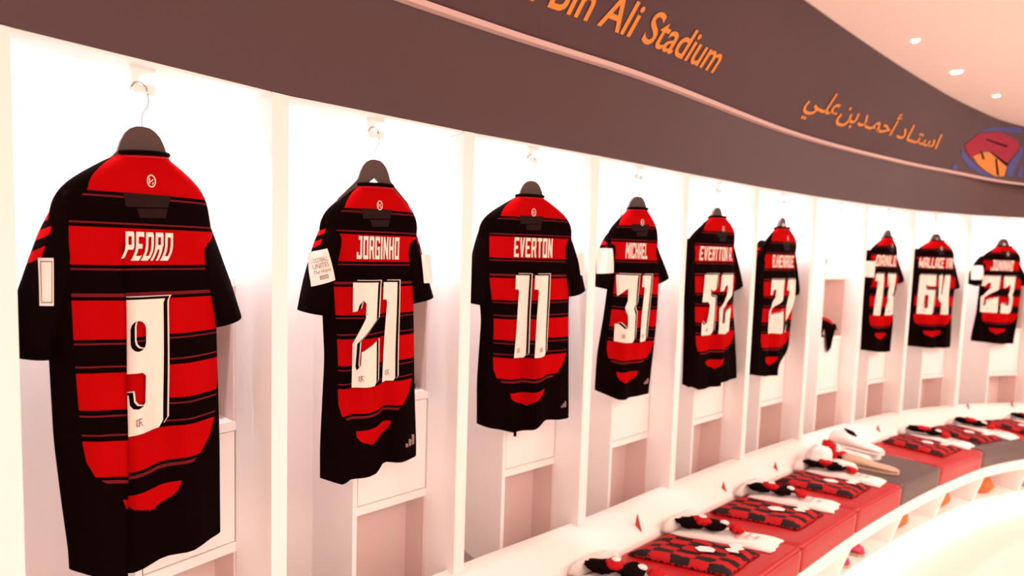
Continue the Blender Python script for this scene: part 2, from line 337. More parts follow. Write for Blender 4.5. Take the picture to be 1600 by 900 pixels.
for n in range(11):
    a, b = cv(UP[n]), cv(UP[n+1]); d = b-a; L = float(np.hypot(*d)); ang = math.atan2(d[1], d[0])
    t = empty('locker', (a[0], a[1], ZL), ang); tag(t, LABL[n], 'locker', 'open lockers along the curved wall'); LOCK.append((t, L, ang))
    H = ZT-ZL; co = COFF[n]; s0 = CFR[n]*L; s1 = L-.042
    side_panel(t, L-.040, L, H)
    bm = bmesh.new(); panel(bm, 0, L-.04, DEP, DEP+.012, ZBOT, H+.085); build('back_panel', bm, MT['white'], t)
    bm = bmesh.new(); panel(bm, 0, L, DEP, -.054, H+.0855, H+.10); tp = build('top_board', bm, MT['white'], t)
    bm = bmesh.new(); panel(bm, .01, L-.05, -.130, -.104, H+.076, H+.084); build('light_strip', bm, MT['led'], t)
    bm = bmesh.new(); panel(bm, 0, L-.0405, -.086, -.004, H-.005, H+.001); panel(bm, 0, L-.0405, -.086, -.056, H+.0011, H+.03); build('light_rail', bm, MT['white'], t)
    bm = bmesh.new(); panel(bm, s0, s0+.014, DEP+.012, co, ZBOT, H-.005); build('partition', bm, MT['white'], t)
    c0, c1 = s0+.0145, s1+.0015
    zt_, zs, zd0, zd1, zb = 1.467-ZL, 1.098-ZL, 1.072-ZL, .772-ZL, .770-ZL
    bm = bmesh.new(); panel(bm, c0, c1, DEP+.012, co-.001, zt_-.012, zt_+.008); build('cubby_top', bm, MT['white'], t)
    bm = bmesh.new(); panel(bm, c0, c1, DEP+.012, co-.001, zd0+.002, zs); build('shelf', bm, MT['white'], t)
    bm = bmesh.new(); panel(bm, c0, c1, DEP+.012, co-.001, .742-ZL, .768-ZL); build('shelf', bm, MT['white'], t)
    bm = bmesh.new(); panel(bm, c0+.003, c1-.003, co-.018, co-.0025, .7715-ZL, zd0-.0005); build('drawer_front', bm, MT['white'], t)
    bm = bmesh.new(); panel(bm, c0, c1, co-.03, co-.019, .768-ZL, zd0+.002); build('drawer_gap', bm, MT['gap'], t)
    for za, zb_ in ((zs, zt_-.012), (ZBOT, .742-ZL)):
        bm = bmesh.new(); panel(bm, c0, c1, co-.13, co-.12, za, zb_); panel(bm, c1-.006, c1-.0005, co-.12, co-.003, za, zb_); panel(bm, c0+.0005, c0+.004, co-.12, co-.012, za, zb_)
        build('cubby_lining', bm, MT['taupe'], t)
t = empty('locker_side_panel', (P[1][0], P[1][1], ZL), LOCK[0][2]+R(4)); tag(t, 'white upright panel at the left edge of the photo, ending the row of lockers', 'panel')
side_panel(t, -.040, 0, ZT-ZL, 'upright_board')
HOOK = [(-.022, 0), (.024, 0), (.024, -.012), (.010, -.015), (-.004, -.025), (-.009, -.040), (.002, -.042), (.008, -.037), (.024, -.036), (.024, -.056), (-.020, -.056), (-.017, -.036), (-.020, -.02)]
def hook_plate(n, x, y):
    t, L, ang = LOCK[n]; W = Matrix.Translation(t.location) @ Matrix.Rotation(ang, 4, 'Z'); q = W.inverted() @ Vector((x, y, ZT))
    bm = bmesh.new(); extrude_poly(bm, HOOK, .012, lambda a, c, d: Vector((q.x+a, q.y-.006+d, q.z+c))); build('hook_plate', bm, MT['white'], t)

# ------------------------------------------------------------------ lettering
def bars(*r): return [[(a, b), (c, b), (c, d), (a, d)] for a, b, c, d in r]
T = .30; Z1 = .16
LET = {
 'P': [[[(0, 0), (T, 0), (T, .38), (.92, .38), (1, .46), (1, .92), (.92, 1), (0, 1)], [(T, .54), (.70, .54), (.70, .84), (T, .84)]]],
 'E': [[(0, 0), (1, 0), (1, .2), (.86, Z1), (T, Z1), (T, .42), (.8, .42), (.8, .58), (T, .58), (T, .84), (.86, .84), (1, .8), (1, 1), (0, 1)]],
 'D': [[[(0, 0), (.85, 0), (1, .1), (1, .9), (.85, 1), (0, 1)], [(T, Z1), (.70, Z1), (.70, .84), (T, .84)]]],
 'O': [[[(0, 0), (1, 0), (1, 1), (0, 1)], [(T, Z1), (.70, Z1), (.70, .84), (T, .84)]]],
 'R': [[[(0, 0), (T, 0), (T, .40), (.58, .40), (.72, 0), (1, 0), (.9, .46), (1, .54), (1, .92), (.92, 1), (0, 1)], [(T, .56), (.70, .56), (.70, .84), (T, .84)]]],
 'J': [[(0, 0), (.9, 0), (1, .1), (1, 1), (.3, 1), (.3, .84), (.68, .84), (.68, Z1), (.3, Z1), (.3, .3), (0, .3)]],
 'G': [[(0, 0), (1, 0), (1, .56), (.5, .56), (.5, .42), (.7, .42), (.7, Z1), (T, Z1), (T, .84), (.7, .84), (.7, .72), (1, .72), (1, 1), (0, 1)]],
 'I': [[(0, 0), (1, 0), (1, 1), (0, 1)]],
 'N': [[(0, 0), (.27, 0), (.27, .6), (.72, 0), (1, 0), (1, 1), (.73, 1), (.73, .42), (.28, 1), (0, 1)]],
 'H': [[(0, 0), (T, 0), (T, .42), (.7, .42), (.7, 0), (1, 0), (1, 1), (.7, 1), (.7, .58), (T, .58), (T, 1), (0, 1)]],
 'V': [[(.33, 0), (.67, 0), (1, 1), (.7, 1), (.5, .28), (.3, 1), (0, 1)]],
 'T': [[(.35, 0), (.65, 0), (.65, .84), (1, .84), (1, 1), (0, 1), (0, .84), (.35, .84)]],
 'M': [[(0, 0), (.24, 0), (.24, .6), (.5, .25), (.76, .6), (.76, 0), (1, 0), (1, 1), (.78, 1), (.5, .58), (.22, 1), (0, 1)]],
 'C': [[(0, 0), (1, 0), (1, .3), (.7, .3), (.7, Z1), (T, Z1), (T, .84), (.7, .84), (.7, .7), (1, .7), (1, 1), (0, 1)]],
 'A': [[[(0, 0), (T, 0), (T, .3), (.7, .3), (.7, 0), (1, 0), (1, .9), (.85, 1), (.15, 1), (0, .9)], [(T, .46), (.70, .46), (.70, .84), (T, .84)]]],
 'L': [[(0, 0), (1, 0), (1, .2), (T, Z1), (T, 1), (0, 1)]],
 'B': [[[(0, 0), (.9, 0), (1, .1), (1, .45), (.92, .5), (1, .56), (1, .9), (.9, 1), (0, 1)], [(T, .15), (.70, .15), (.70, .42), (T, .42)], [(T, .58), (.70, .58), (.70, .85), (T, .85)]]],
 'Q': [[[(0, 0), (.6, 0), (.75, -.08), (1, 0), (1, 1), (0, 1)], [(T, Z1), (.70, Z1), (.70, .84), (T, .84)]]],
 'U': [[(0, 0), (1, 0), (1, 1), (.7, 1), (.7, Z1), (T, Z1), (T, 1), (0, 1)]],
 'W': [[(0, 0), (.22, 0), (.5, .35), (.78, 0), (1, 0), (1, 1), (.76, 1), (.76, .4), (.5, .7), (.24, .4), (.24, 1), (0, 1)]],
 'Y': [[(.35, 0), (.65, 0), (.65, .4), (1, 1), (.7, 1), (.5, .58), (.3, 1), (0, 1), (.35, .4)]],
 'K': [[(0, 0), (T, 0), (T, .38), (.7, 0), (1, 0), (.55, .5), (1, 1), (.7, 1), (T, .62), (T, 1), (0, 1)]],
 '.': [[(0, 0), (1, 0), (1, .2), (0, .2)]],
}
LW = {'I': .34, '.': .3, ' ': .35, 'M': 1.2, 'W': 1.25}
def slot(x0, x1, y0, y1):                            # rounded vertical slot
    xc, rx = (x0+x1)/2, (x1-x0)/2; ry = rx*.42; p = []
    for k in range(7): a = math.pi*k/6; p.append((xc+rx*math.cos(a), y1-ry+ry*math.sin(a)))
    for k in range(7): a = math.pi+math.pi*k/6; p.append((xc+rx*math.cos(a), y0+ry+ry*math.sin(a)))
    return p
DIG = {
 '9': [[[(0, 1), (1, 1), (.98, .97), (1, .05), (.92, 0), (0, 0), (0, .30), (.28, .30), (.30, .225), (.36, .195), (.46, .185), (.55, .195), (.61, .23), (.62, .43), (.55, .455), (0, .46)], slot(.32, .62, .615, .845)]],
 '1': [[(0, 1), (1, 1), (.97, .03), (.85, 0), (.1, 0), (.3, .8), (.24, .83), (0, .83)]],
 '2': [[(0, 1), (1, 1), (.98, .97), (.96, .64), (.16, .42), (.11, .2), (.16, .165), (.3, .21), (.32, .34), (.98, .43), (.98, .03), (.9, 0), (0, 0), (0, .42), (.48, .66), (.50, .8), (.4, .83), (.24, .79), (.17, .73), (0, .72)]],
 '3': [[(0, 1), (1, 1), (.96, .97), (.95, .58), (.85, .5), (.95, .42), (.92, .04), (.82, 0), (0, 0), (0, .26), (.12, .27), (.36, .20), (.5, .22), (.5, .40), (.40, .46), (.36, .52), (.50, .62), (.52, .8), (.40, .78), (.05, .68)]],
 '5': [[(.05, 1), (1, 1), (1, .76), (.85, .73), (.5, .74), (.42, .78), (.40, .68), (.46, .64), (1, .62), (1, .04), (.9, 0), (.08, 0), (.08, .22), (.2, .17), (.36, .20), (.40, .50), (.3, .55), (0, .55)]],
 '6': [[[(0, 1), (1, 1), (1, .72), (.62, .72), (.5, .73), (.42, .77), (.40, .68), (.5, .62), (1, .62), (1, .03), (.92, 0), (0, 0)], slot(.38, .64, .14, .5)]],
 '4': [[(0, 1), (.40, 1), (.42, .52), (.54, .47), (.58, 1), (1, 1), (1, .03), (.94, 0), (.58, 0), (.56, .30), (.1, .36), (0, .42)]],
 '7': [[(0, 1), (1, 1), (.98, .97), (.96, .70), (.42, 0), (.05, 0), (.50, .74), (.45, .80), (0, .80)]],
}
DW = {'1': .58}
def word_polys(s, table, widths, gap, wdef=1.0):
    x = 0; out = []
    for ch in s:
        w = widths.get(ch, wdef)
        for pl_ in table.get(ch, []):
            nested = isinstance(pl_[0][0], (list, tuple))
            out.append([[(x+a*w, b) for a, b in lp] for lp in pl_] if nested else [(x+a*w, b) for a, b in pl_])
        x += w+gap
    return out, x-gap

# ------------------------------------------------------------------ shirts: measured silhouettes in the plane of each hanger
SH = {
 '9': {"A": [-0.763,1.1508],"z": 1.798,"d": 48,"col": [[-0.0377,-0.0592],[0.0436,-0.0472]],"L": [[-0.1447,-0.1456],[-0.1517,-0.217],[-0.1519,-0.3244],[-0.1525,-0.4576],[-0.1482,-0.6316],[-0.1389,-0.7609],[-0.1291,-0.8811]],"R": [[0.1204,-0.1266],[0.144,-0.2317],[0.15,-0.4359],[0.156,-0.7068],[0.1568,-0.9072]],"hem": [[-0.1293,-0.8902],[-0.0303,-0.9324],[0.0607,-0.9163],[0.0933,-0.9111],[0.1553,-0.916]],"sl": [[-0.182,-0.4564],[0.1739,-0.4156]],"pat": [[-0.1673,-0.2683],[-0.1471,-0.2681],[-0.1487,-0.3571],[-0.1691,-0.356]],"num": [-0.0395,-0.3498,0.048,-0.3536,-0.0431,-0.6213,0.0454,-0.6411],"name": [-0.0322,-0.2152,0.0541,-0.2113,-0.033,-0.272,0.0536,-0.2713]},
 '21': {"A": [-0.3869,1.5409],"z": 1.806,"d": 30,"col": [[-0.0427,-0.0699],[0.0496,-0.0655]],"L": [[-0.1419,-0.1649],[-0.1323,-0.3504],[-0.1225,-0.5403],[-0.1322,-0.7851],[-0.1315,-0.8653]],"R": [[0.1323,-0.1586],[0.1266,-0.3521],[0.1363,-0.6344],[0.1466,-0.8472]],"hem": [[-0.1314,-0.8778],[-0.0766,-0.8916],[-0.0592,-0.8783],[0.0221,-0.8798],[0.0403,-0.8529],[0.1469,-0.857]],"sl": [[-0.1563,-0.4181],[0.1568,-0.3898]],"pat": [[-0.1733,-0.258],[-0.1282,-0.245],[-0.1043,-0.3282],[-0.1664,-0.3451]],"pat2": [[0.1382,-0.2558],[0.1736,-0.2549],[0.1855,-0.3374],[0.1458,-0.3373]],"num": [-0.0446,-0.3352,0.0766,-0.3353,-0.0411,-0.6177,0.0819,-0.6293],"name": [-0.0461,-0.2114,0.0743,-0.2067,-0.0453,-0.2722,0.0754,-0.2699]},
 '11': {"A": [0.0534,1.8934],"z": 1.806,"d": 18,"col": [[-0.0483,-0.0503],[0.0433,-0.0492]],"L": [[-0.1739,-0.1413],[-0.1733,-0.3202],[-0.1537,-0.4696],[-0.1631,-0.6858],[-0.1597,-0.8064]],"R": [[0.1583,-0.1371],[0.1702,-0.2477],[0.1655,-0.4272],[0.1768,-0.7011],[0.1817,-0.817]],"hem": [[-0.1591,-0.8285],[-0.0401,-0.8569],[0.03,-0.8483],[0.0768,-0.8241],[0.1821,-0.8286]],"sl": [[-0.1749,-0.4181],[0.193,-0.382]],"pat2": [[0.1844,-0.2361],[0.2114,-0.2353],[0.2197,-0.3139],[0.1926,-0.3144]],"num": [-0.0508,-0.3183,0.0745,-0.3163,-0.0417,-0.5937,0.0851,-0.5974],"name": [-0.0549,-0.1935,0.0838,-0.1885,-0.0528,-0.2579,0.0863,-0.2543]},
 '31': {"A": [0.4883,2.2378],"z": 1.801,"d": 22,"col": [[-0.0397,-0.048],[0.045,-0.0457]],"L": [[-0.1286,-0.1526],[-0.1,-0.3153],[-0.1177,-0.4933],[-0.1396,-0.6463],[-0.1428,-0.762]],"R": [[0.1128,-0.1429],[0.137,-0.286],[0.1336,-0.4978],[0.1254,-0.6311],[0.1124,-0.7918]],"hem": [[-0.142,-0.7802],[-0.0662,-0.8115],[0.0099,-0.8116],[0.1131,-0.8053]],"sl": [[-0.1327,-0.3662],[0.1497,-0.3386]],"pat": [[-0.169,-0.2113],[-0.1112,-0.2096],[-0.1006,-0.3052],[-0.1643,-0.3111]],"num": [-0.0794,-0.3151,0.085,-0.313,-0.066,-0.5795,0.1005,-0.5848],"name": [-0.0443,-0.1872,0.0558,-0.1838,-0.0411,-0.2482,0.0593,-0.2458]},
 '52': {"A": [0.9402,2.6093],"z": 1.8,"d": 37,"col": [[-0.0468,-0.0438],[0.0665,-0.0399]],"L": [[-0.1922,-0.1578],[-0.1785,-0.3727],[-0.1632,-0.6064],[-0.1563,-0.799]],"R": [[0.1597,-0.105],[0.2176,-0.2842],[0.209,-0.4737],[0.2464,-0.6678],[0.2777,-0.8007]],"hem": [[-0.1545,-0.82],[-0.0735,-0.8511],[0.0808,-0.8425],[0.2798,-0.8206]],"sl": [[-0.1717,-0.396],[0.2448,-0.3793]],"num": [-0.087,-0.3123,0.1589,-0.3125,-0.0624,-0.5835,0.1882,-0.5996],"name": [-0.1033,-0.1866,0.1508,-0.1793,-0.0977,-0.2478,0.1574,-0.2441]},
 '27': {"A": [1.4227,2.9791],"z": 1.79,"d": 40,"col": [[-0.0586,-0.0539],[0.0756,-0.0506]],"L": [[-0.1685,-0.1347],[-0.2166,-0.2404],[-0.1986,-0.4374],[-0.2105,-0.6687],[-0.2213,-0.8011]],"R": [[0.1977,-0.1294],[0.2514,-0.3801],[0.2099,-0.4874],[0.2009,-0.7043],[0.1131,-0.8113]],"hem": [[-0.2188,-0.8214],[-0.0839,-0.8447],[0.1161,-0.8332]],"sl": [[-0.2069,-0.3713],[0.2652,-0.4167]],"num": [-0.101,-0.3296,0.2034,-0.3326,-0.0647,-0.6058,0.2468,-0.6276],"name": [-0.0749,-0.2019,0.1755,-0.1973,-0.0664,-0.2658,0.1854,-0.2647]},
 '13': {"A": [2.4331,3.6467],"z": 1.782,"d": 28,"col": [[-0.0373,-0.0474],[0.0437,-0.0484]],"L": [[-0.1751,-0.1423],[-0.1642,-0.3387],[-0.154,-0.587],[-0.1471,-0.7541]],"R": [[0.1293,-0.1256],[0.1988,-0.2952],[0.1458,-0.467],[0.1709,-0.7622]],"hem": [[-0.1429,-0.7879],[0.056,-0.8079],[0.1739,-0.7842]],"sl": [[-0.1469,-0.3634],[0.2347,-0.3295]],"pat": [[-0.2225,-0.2085],[-0.1386,-0.207],[-0.1183,-0.3097],[-0.2098,-0.3102]],"num": [-0.0996,-0.2889,0.1136,-0.2872,-0.065,-0.5561,0.1512,-0.5619],"name": [-0.0936,-0.169,0.1194,-0.164,-0.0845,-0.2391,0.1293,-0.236]},
 '64': {"A": [2.9385,3.895],"z": 1.78,"d": 12,"col": [[-0.0387,-0.0457],[0.0648,-0.0466]],"L": [[-0.1502,-0.1157],[-0.145,-0.3373],[-0.1516,-0.6057],[-0.1528,-0.7633]],"R": [[0.1722,-0.1283],[0.221,-0.3304],[0.212,-0.5126],[0.2269,-0.7648]],"hem": [[-0.1502,-0.7905],[0.0085,-0.8004],[0.2307,-0.8017]],"sl": [[-0.1407,-0.3818],[0.2313,-0.3756]],"num": [-0.1063,-0.292,0.1387,-0.2868,-0.0799,-0.5648,0.167,-0.5631],"name": [-0.1072,-0.172,0.1704,-0.1643,-0.1003,-0.2429,0.1779,-0.2362]},
 '23': {"A": [3.5812,4.0929],"z": 1.769,"d": 2,"col": [[-0.0433,-0.0531],[0.0633,-0.0544]],"L": [[-0.1513,-0.1406],[-0.1262,-0.3653],[-0.1334,-0.5548],[-0.1566,-0.7314]],"R": [[0.1482,-0.1314],[0.1891,-0.3563],[0.1828,-0.5461],[0.1667,-0.7374]],"hem": [[-0.154,-0.76],[0.0329,-0.7743],[0.1698,-0.7709]],"sl": [[-0.1771,-0.3385],[0.2014,-0.3323]],"pat": [[-0.2133,-0.2033],[-0.1458,-0.2013],[-0.1317,-0.3042],[-0.2041,-0.3064]],"num": [-0.1193,-0.2804,0.1179,-0.2734,-0.095,-0.549,0.1433,-0.5425],"name": [-0.072,-0.1616,0.0875,-0.1567,-0.0652,-0.2364,0.0945,-0.2317]}}
NAMES = {'9': 'PEDRO', '21': 'JORGINHO', '11': 'EVERTON', '31': 'MICHAEL', '52': 'EVERTTON A.', '27': 'B.HENRIQUE', '13': 'DANILO', '64': 'WALLACE YAN', '23': 'JUNINHO'}
SLAB = {'9': 'red and black hooped football shirt numbered 9, nearest the camera', '21': 'red and black hooped football shirt numbered 21 with white patches on both sleeves',
 '11': 'red and black hooped football shirt numbered 11 on a dark hanger', '31': 'red and black hooped football shirt numbered 31 with a white patch on its left sleeve', '52': 'red and black hooped football shirt numbered 52 on a dark hanger',
 '27': 'red and black hooped football shirt numbered 27, hanging beside the locker without a shirt', '13': 'narrow red and black hooped football shirt numbered 13, past the locker without a shirt', '64': 'red and black hooped football shirt numbered 64 hanging far along the row',
 '23': 'red and black hooped football shirt numbered 23, farthest right in the row'}
LOCKN = {'9': 0, '21': 1, '11': 2, '31': 3, '52': 4, '27': 5, '13': 7, '64': 8, '23': 9}
def sstep(a, b, x): t = min(1, max(0, (x-a)/(b-a))); return t*t*(3-2*t)
def hanger(root, ka):
    half = [(0, 0), (.012, -.0012), (.022, -.007), (.031, -.018), (.038, -.034), (.044, -.055), (.044+.016*ka, -.072), (.044+.056*ka, -.112), (.044+.066*ka, -.135), (.044+.056*ka, -.145), (.044+.026*ka, -.118), (.03, -.075), (.012, -.060), (0, -.049)]
    pts = half+[(-x, z) for x, z in half[::-1][1:-1]]
    bm = bmesh.new(); extrude_poly(bm, pts, .014, lambda a, c, d: Vector((a, -.007+d, c))); es = [e for e in bm.edges if len(e.link_faces) == 2 and e.calc_face_angle(0) > 1.2]
    bmesh.ops.bevel(bm, geom=es, offset=.002, segments=2, affect='EDGES'); bmesh.ops.triangulate(bm, faces=[f for f in bm.faces if len(f.verts) > 4])
    build('shoulder_bar', bm, MT['wood'], root)
    bm = bmesh.new(); c = [(0, 0, -.004), (0, 0, .018), (.003, 0, .030), (.010, 0, .042), (.0125, 0, .054), (.011, 0, .066), (.006, -.010, .078), (-.004, -.012, .086), (-.014, -.010, .084), (-.020, -.006, .074)]
    tube(bm, c, .0013, 6); build('hook', bm, MT['steel'], root)
for num, r in SH.items():
    rz = R(r['d']); root = empty('football_shirt', (*r['A'], r['z']), rz); tag(root, SLAB[num], 'football shirt', 'hooped football shirts in the lockers')
    hg = empty('coat_hanger', (*r['A'], r['z']), rz); tag(hg, 'dark brown coat hanger holding the shirt numbered '+num, 'coat hanger', 'dark coat hangers in the lockers')
    hanger(hg, max(.15, min(1, (min(-r['L'][0][0], r['R'][0][0])*.80-.044)/.066))); hook_plate(LOCKN[num], *r['A'])
    if num in ('64', '23', '27'):
        bm = bmesh.new(); n = 20; rr = .013 if num == '27' else .009
        bmesh.ops.create_cone(bm, cap_ends=True, segments=n, radius1=rr, radius2=rr, depth=.003, matrix=Matrix.Translation((0, -.0092, -.043)) @ Matrix.Rotation(R(90), 4, 'X')); build('size_disc', bm, MT['patch'], hg)
    (cl, czl), (crr, czr) = r['col']; zc = (czl+czr)/2 - .004
    Lp = [(cl, zc)]; Rp = [(crr, zc)]
    for A, S in ((Lp, r['L']), (Rp, r['R'])):
        x0, z0 = A[0]; x1, z1 = S[0]; A += [(x0+.30*(x1-x0), z0+.24*(z1-z0)), (x0+.62*(x1-x0), z0+.52*(z1-z0)), (x0+.86*(x1-x0), z0+.79*(z1-z0))]; A += [tuple(q) for q in S]
    hx = [q[0] for q in r['hem']]; hz = [q[1] for q in r['hem']]; hemn = float(np.mean(hz)); lx = np.interp
    zl, xl_ = [-q[1] for q in Lp], [q[0] for q in Lp]; zr, xr_ = [-q[1] for q in Rp], [q[0] for q in Rp]
    sm_ = lambda z, a, b: float(np.mean(lx([min(max(-z+d, -zc), -zc+2) for d in [k*min(.03, -z+zc+.0001)/4 for k in range(-4, 5)]], a, b)))
    xl = lambda z: sm_(z, zl, xl_); xr = lambda z: sm_(z, zr, xr_)
    xbl, xbr = xl(hemn), xr(hemn); rnd = random.Random(int(num)*7+1); ph = [rnd.uniform(0, 6.28) for _ in range(4)]
    s0, cw = {'9': (-.040, .058)}.get(num, (0, 0))
    gz = lambda z: sstep(-.24, -.36, z) if num == '9' else sstep(-.18, -.34, z)
    def dp(tt): return float(np.interp(tt, [0, .05, .12, .3, .7, 1], [.022, .03, .042, .055, .05, .046]))
    def surf(s, z, lift=0, side=1):
        g = gz(z)*(cw > 0); x = s; yoff = 0
        if cw and s > s0: x = s-cw*g; yoff = -.016*g*math.exp(-max(0, s-s0-cw)/.05)
        elif cw: yoff = .006*g*math.exp(-(s0-s)/.03)
        a, b = xl(z), xr(z); xc, hw = (a+b)/2, max((b-a)/2, .01); c = max(-1, min(1, (x-xc)/hw)); tt = max(0, (zc-z)/(zc-hemn))
        xb = (xbl+xbr)/2+(xbr-xbl)/2*c; zz = z+(float(lx(xb, hx, hz))-hemn)*tt**3
        y = dp(tt)*max(0, 1-c*c)**.5*(side if side > 0 else -.55)-.028*sstep(.02, .25, tt)
        am = .010*sstep(.16, .75, tt)+.0018*sstep(.05, .2, tt)
        w = (math.sin(38*x+ph[0]+tt*1.3)+.6*math.sin(71*x+ph[1]-tt*2)+.35*math.sin(23*z*(.6+.2*side)+ph[2]+30*x))*am*(1-c*c)**.6
        if side > 0: y += w+yoff
        else: y += w*.5
        kl = y/abs(ey); ct = ((x-ex*kl)/(1-kl)-xc)/hw
        return Vector((x, -(y+lift), zz)), ct*(.93 if ct > 0 else {'64': .78, '13': .84, '23': .84, '31': .86}.get(num, .98))
    # the back of the shirt bulges towards the room: move the measured lettering along the line of sight onto it
    ex = -r['A'][0]*math.cos(rz)-r['A'][1]*math.sin(rz); ey = r['A'][0]*math.sin(rz)-r['A'][1]*math.cos(rz); ez = CAMZ-r['z']; kk = .020/abs(ey)
    for key in ('name', 'num'): r[key] = [v_+((ex if i % 2 == 0 else ez)-v_)*kk for i, v_ in enumerate(r[key])]
    zname = (r['name'][1]+r['name'][3]+r['name'][5]+r['name'][7])/4; znb = (r['num'][5]+r['num'][7])/2
    vof = lambda z: .27+.43*(z-zname)/(znb-zname)
    rows = list(np.linspace(zc, zc-.12, 12))+list(np.linspace(zc-.12, hemn, 44))[1:]
    bm = bmesh.new(); uvl = bm.loops.layers.uv.new('hoops'); grid = []; UVM = {}
    ql = [.5-.5*math.cos(math.pi/2*k/14)*1 for k in range(15)]
    for z in rows:
        g = gz(z)*(cw > 0); a, b = xl(z), xr(z)+cw*g; row = []
        sm = s0 if cw else (a+b)/2; sm = min(max(sm, a+.002), b-.002)
        ss = [a+(sm-a)*(1-math.cos(math.pi/2*k/16)) for k in range(17)]+[sm+1e-4+(b-sm-1e-4)*math.sin(math.pi/2*k/22) for k in range(23)]
        for s in ss:
            p, c = surf(s, z); vv = bm.verts.new(p); UVM[vv] = (c, vof(z)); row.append(vv)
        for k in range(1, 16):
            s = xr(z)+(xl(z)-xr(z))*(k/16); p, c = surf(s+(0 if not cw else 0), z, side=-1) if not cw else (None, None)
            if cw:
                a2, b2 = xl(z), xr(z); c = 2*(s-a2)/(b2-a2)-1; tt = (zc-z)/(zc-hemn); xb = (xbl+xbr)/2+(xbr-xbl)/2*c
                p = Vector((s, dp(tt)*max(0, 1-c*c)**.5*.55+.028*sstep(.02, .25, tt), z+(float(lx(xb, hx, hz))-hemn)*tt**3))
            vv = bm.verts.new(p); UVM[vv] = (5., vof(z)); row.append(vv)
        grid.append(row)
    n = len(grid[0])
    for i in range(len(grid)-1):
        for k in range(n):
            f = bm.faces.new((grid[i][k], grid[i+1][k], grid[i+1][(k+1) % n], grid[i][(k+1) % n]))
            fr = max(UVM[q][0] for q in f.verts)
            for lp in f.loops: lp[uvl].uv = UVM[lp.vert] if fr < 2 else (5., UVM[lp.vert][1])
    build('body', bm, MT['jersey'], root, smooth=True)
    # collar: black ring with a red piping under it
    for nm, m, dz, rad in (('collar', 'black', .003, .0052), ('collar_piping', 'rcloth', -.005, .0028)):
        bm = bmesh.new(); xc, hw = (cl+crr)/2, (crr-cl)/2+.002; pts = [(xc+hw*math.cos(k*2*math.pi/28), -.026*math.sin(k*2*math.pi/28), zc+dz+(czr-czl)*.5*math.cos(k*2*math.pi/28)*.6-(.010 if math.sin(k*2*math.pi/28) < 0 else 0)*abs(math.sin(k*2*math.pi/28))) for k in range(29)]
        tube(bm, pts, rad, 8); build(nm, bm, MT[m], root, smooth=True)
    # sleeves
    SLV = {}
    for side, S, tip in ((-1, r['L'], r['sl'][0]), (1, r['R'], r['sl'][1])):
        ax, az = S[0][0]-side*.046, S[0][1]+.006; tx, tz = tip; mx_, mz_ = S[0][0]-side*.030+(.15*(tx-S[0][0])), S[0][1]-.07
        pts = []; M_ = 14; SY = .020 if num == '21' and side < 0 else .037
        for k in range(M_+1):
            q = k/M_; pts.append(Vector(((1-q)**2*ax+2*q*(1-q)*mx_+q*q*tx, SY, (1-q)**2*az+2*q*(1-q)*mz_+q*q*tz)))
        bm = bmesh.new(); uvl = bm.loops.layers.uv.new('hoops'); rings = []; UVM = {}; N_ = 20; prof = []
        for k, p in enumerate(pts):
            q = k/M_; tg = (pts[min(k+1, M_)]-pts[max(k-1, 0)]).normalized(); pr = Vector((-tg.z, 0, tg.x))
            if pr.x*side < 0: pr = -pr
            r1 = float(lx(q, [0, .12, .4, .8, 1], [.016, .029, .038, .041, .040])); r2 = float(lx(q, [0, .3, 1], [.016, .040, .040])); prof.append((p, pr, tg, r1, r2))
            ring = []
            for j in range(N_):
                a = 2*math.pi*j/N_; wv = 1+.10*math.sin(3*a+ph[3]+q*4)*q
                vv = bm.verts.new(p+pr*(r1*wv*math.cos(a))+Vector((0, -1, 0))*(r2*wv*math.sin(a))); UVM[vv] = ((1-math.cos(a))/2, q); ring.append(vv)
            rings.append(ring)
        for k in range(M_):
            for j in range(N_):
                f = bm.faces.new((rings[k][j], rings[k][(j+1) % N_], rings[k+1][(j+1) % N_], rings[k+1][j]))
                for lp in f.loops: lp[uvl].uv = UVM[lp.vert]
        inner = [bm.verts.new(v_.co*.75+pts[-1]*.25+Vector((0, 0, .03))) for v_ in rings[-1]]
        for j in range(N_): bm.faces.new((rings[-1][j], rings[-1][(j+1) % N_], inner[(j+1) % N_], inner[j]))
        bm.faces.new(inner); bm.faces.new(rings[0][::-1])
        so = build('sleeve', bm, MT['sleeve' if (num in ('9', '21', '31', '27') and side < 0) or num == '21' else 'black'], root, smooth=True); SLV[side] = (so, prof)
    def sleeve_y(side, x, z):
        best = min(SLV[side][1], key=lambda e: (e[0].x-x)**2+(e[0].z-z)**2); p, pr, tg, r1, r2 = best
        e = ((x-p.x)*pr.x+(z-p.z)*pr.z)/r1; return r2*1.1*max(.12, 1-min(1, e*e))**.5-p.y
    for key in ('pat', 'pat2'):
        if key not in r: continue
        qd = r[key]; side = -1 if key == 'pat' else 1
        def bil(a, b, lift):
            x = (qd[0][0]*(1-a)+qd[1][0]*a)*(1-b)+(qd[3][0]*(1-a)+qd[2][0]*a)*b; z = (qd[0][1]*(1-a)+qd[1][1]*a)*(1-b)+(qd[3][1]*(1-a)+qd[2][1]*a)*b
            return Vector((x, -(sleeve_y(side, x, z)+lift), z))
        def pm(polys, lift, m, nm, par):
            g = glyph_mesh(polys, step=.1); warp(g, lambda x, y, z: bil(x, 1-y, lift)); return build_flat(nm, g, MT[m], par)
        po = pm([[(0, 0), (1, 0), (1, 1), (0, 1)]], .006, 'patch', 'sleeve_patch', SLV[side][0]); tag(po, 'white rectangular sleeve patch')
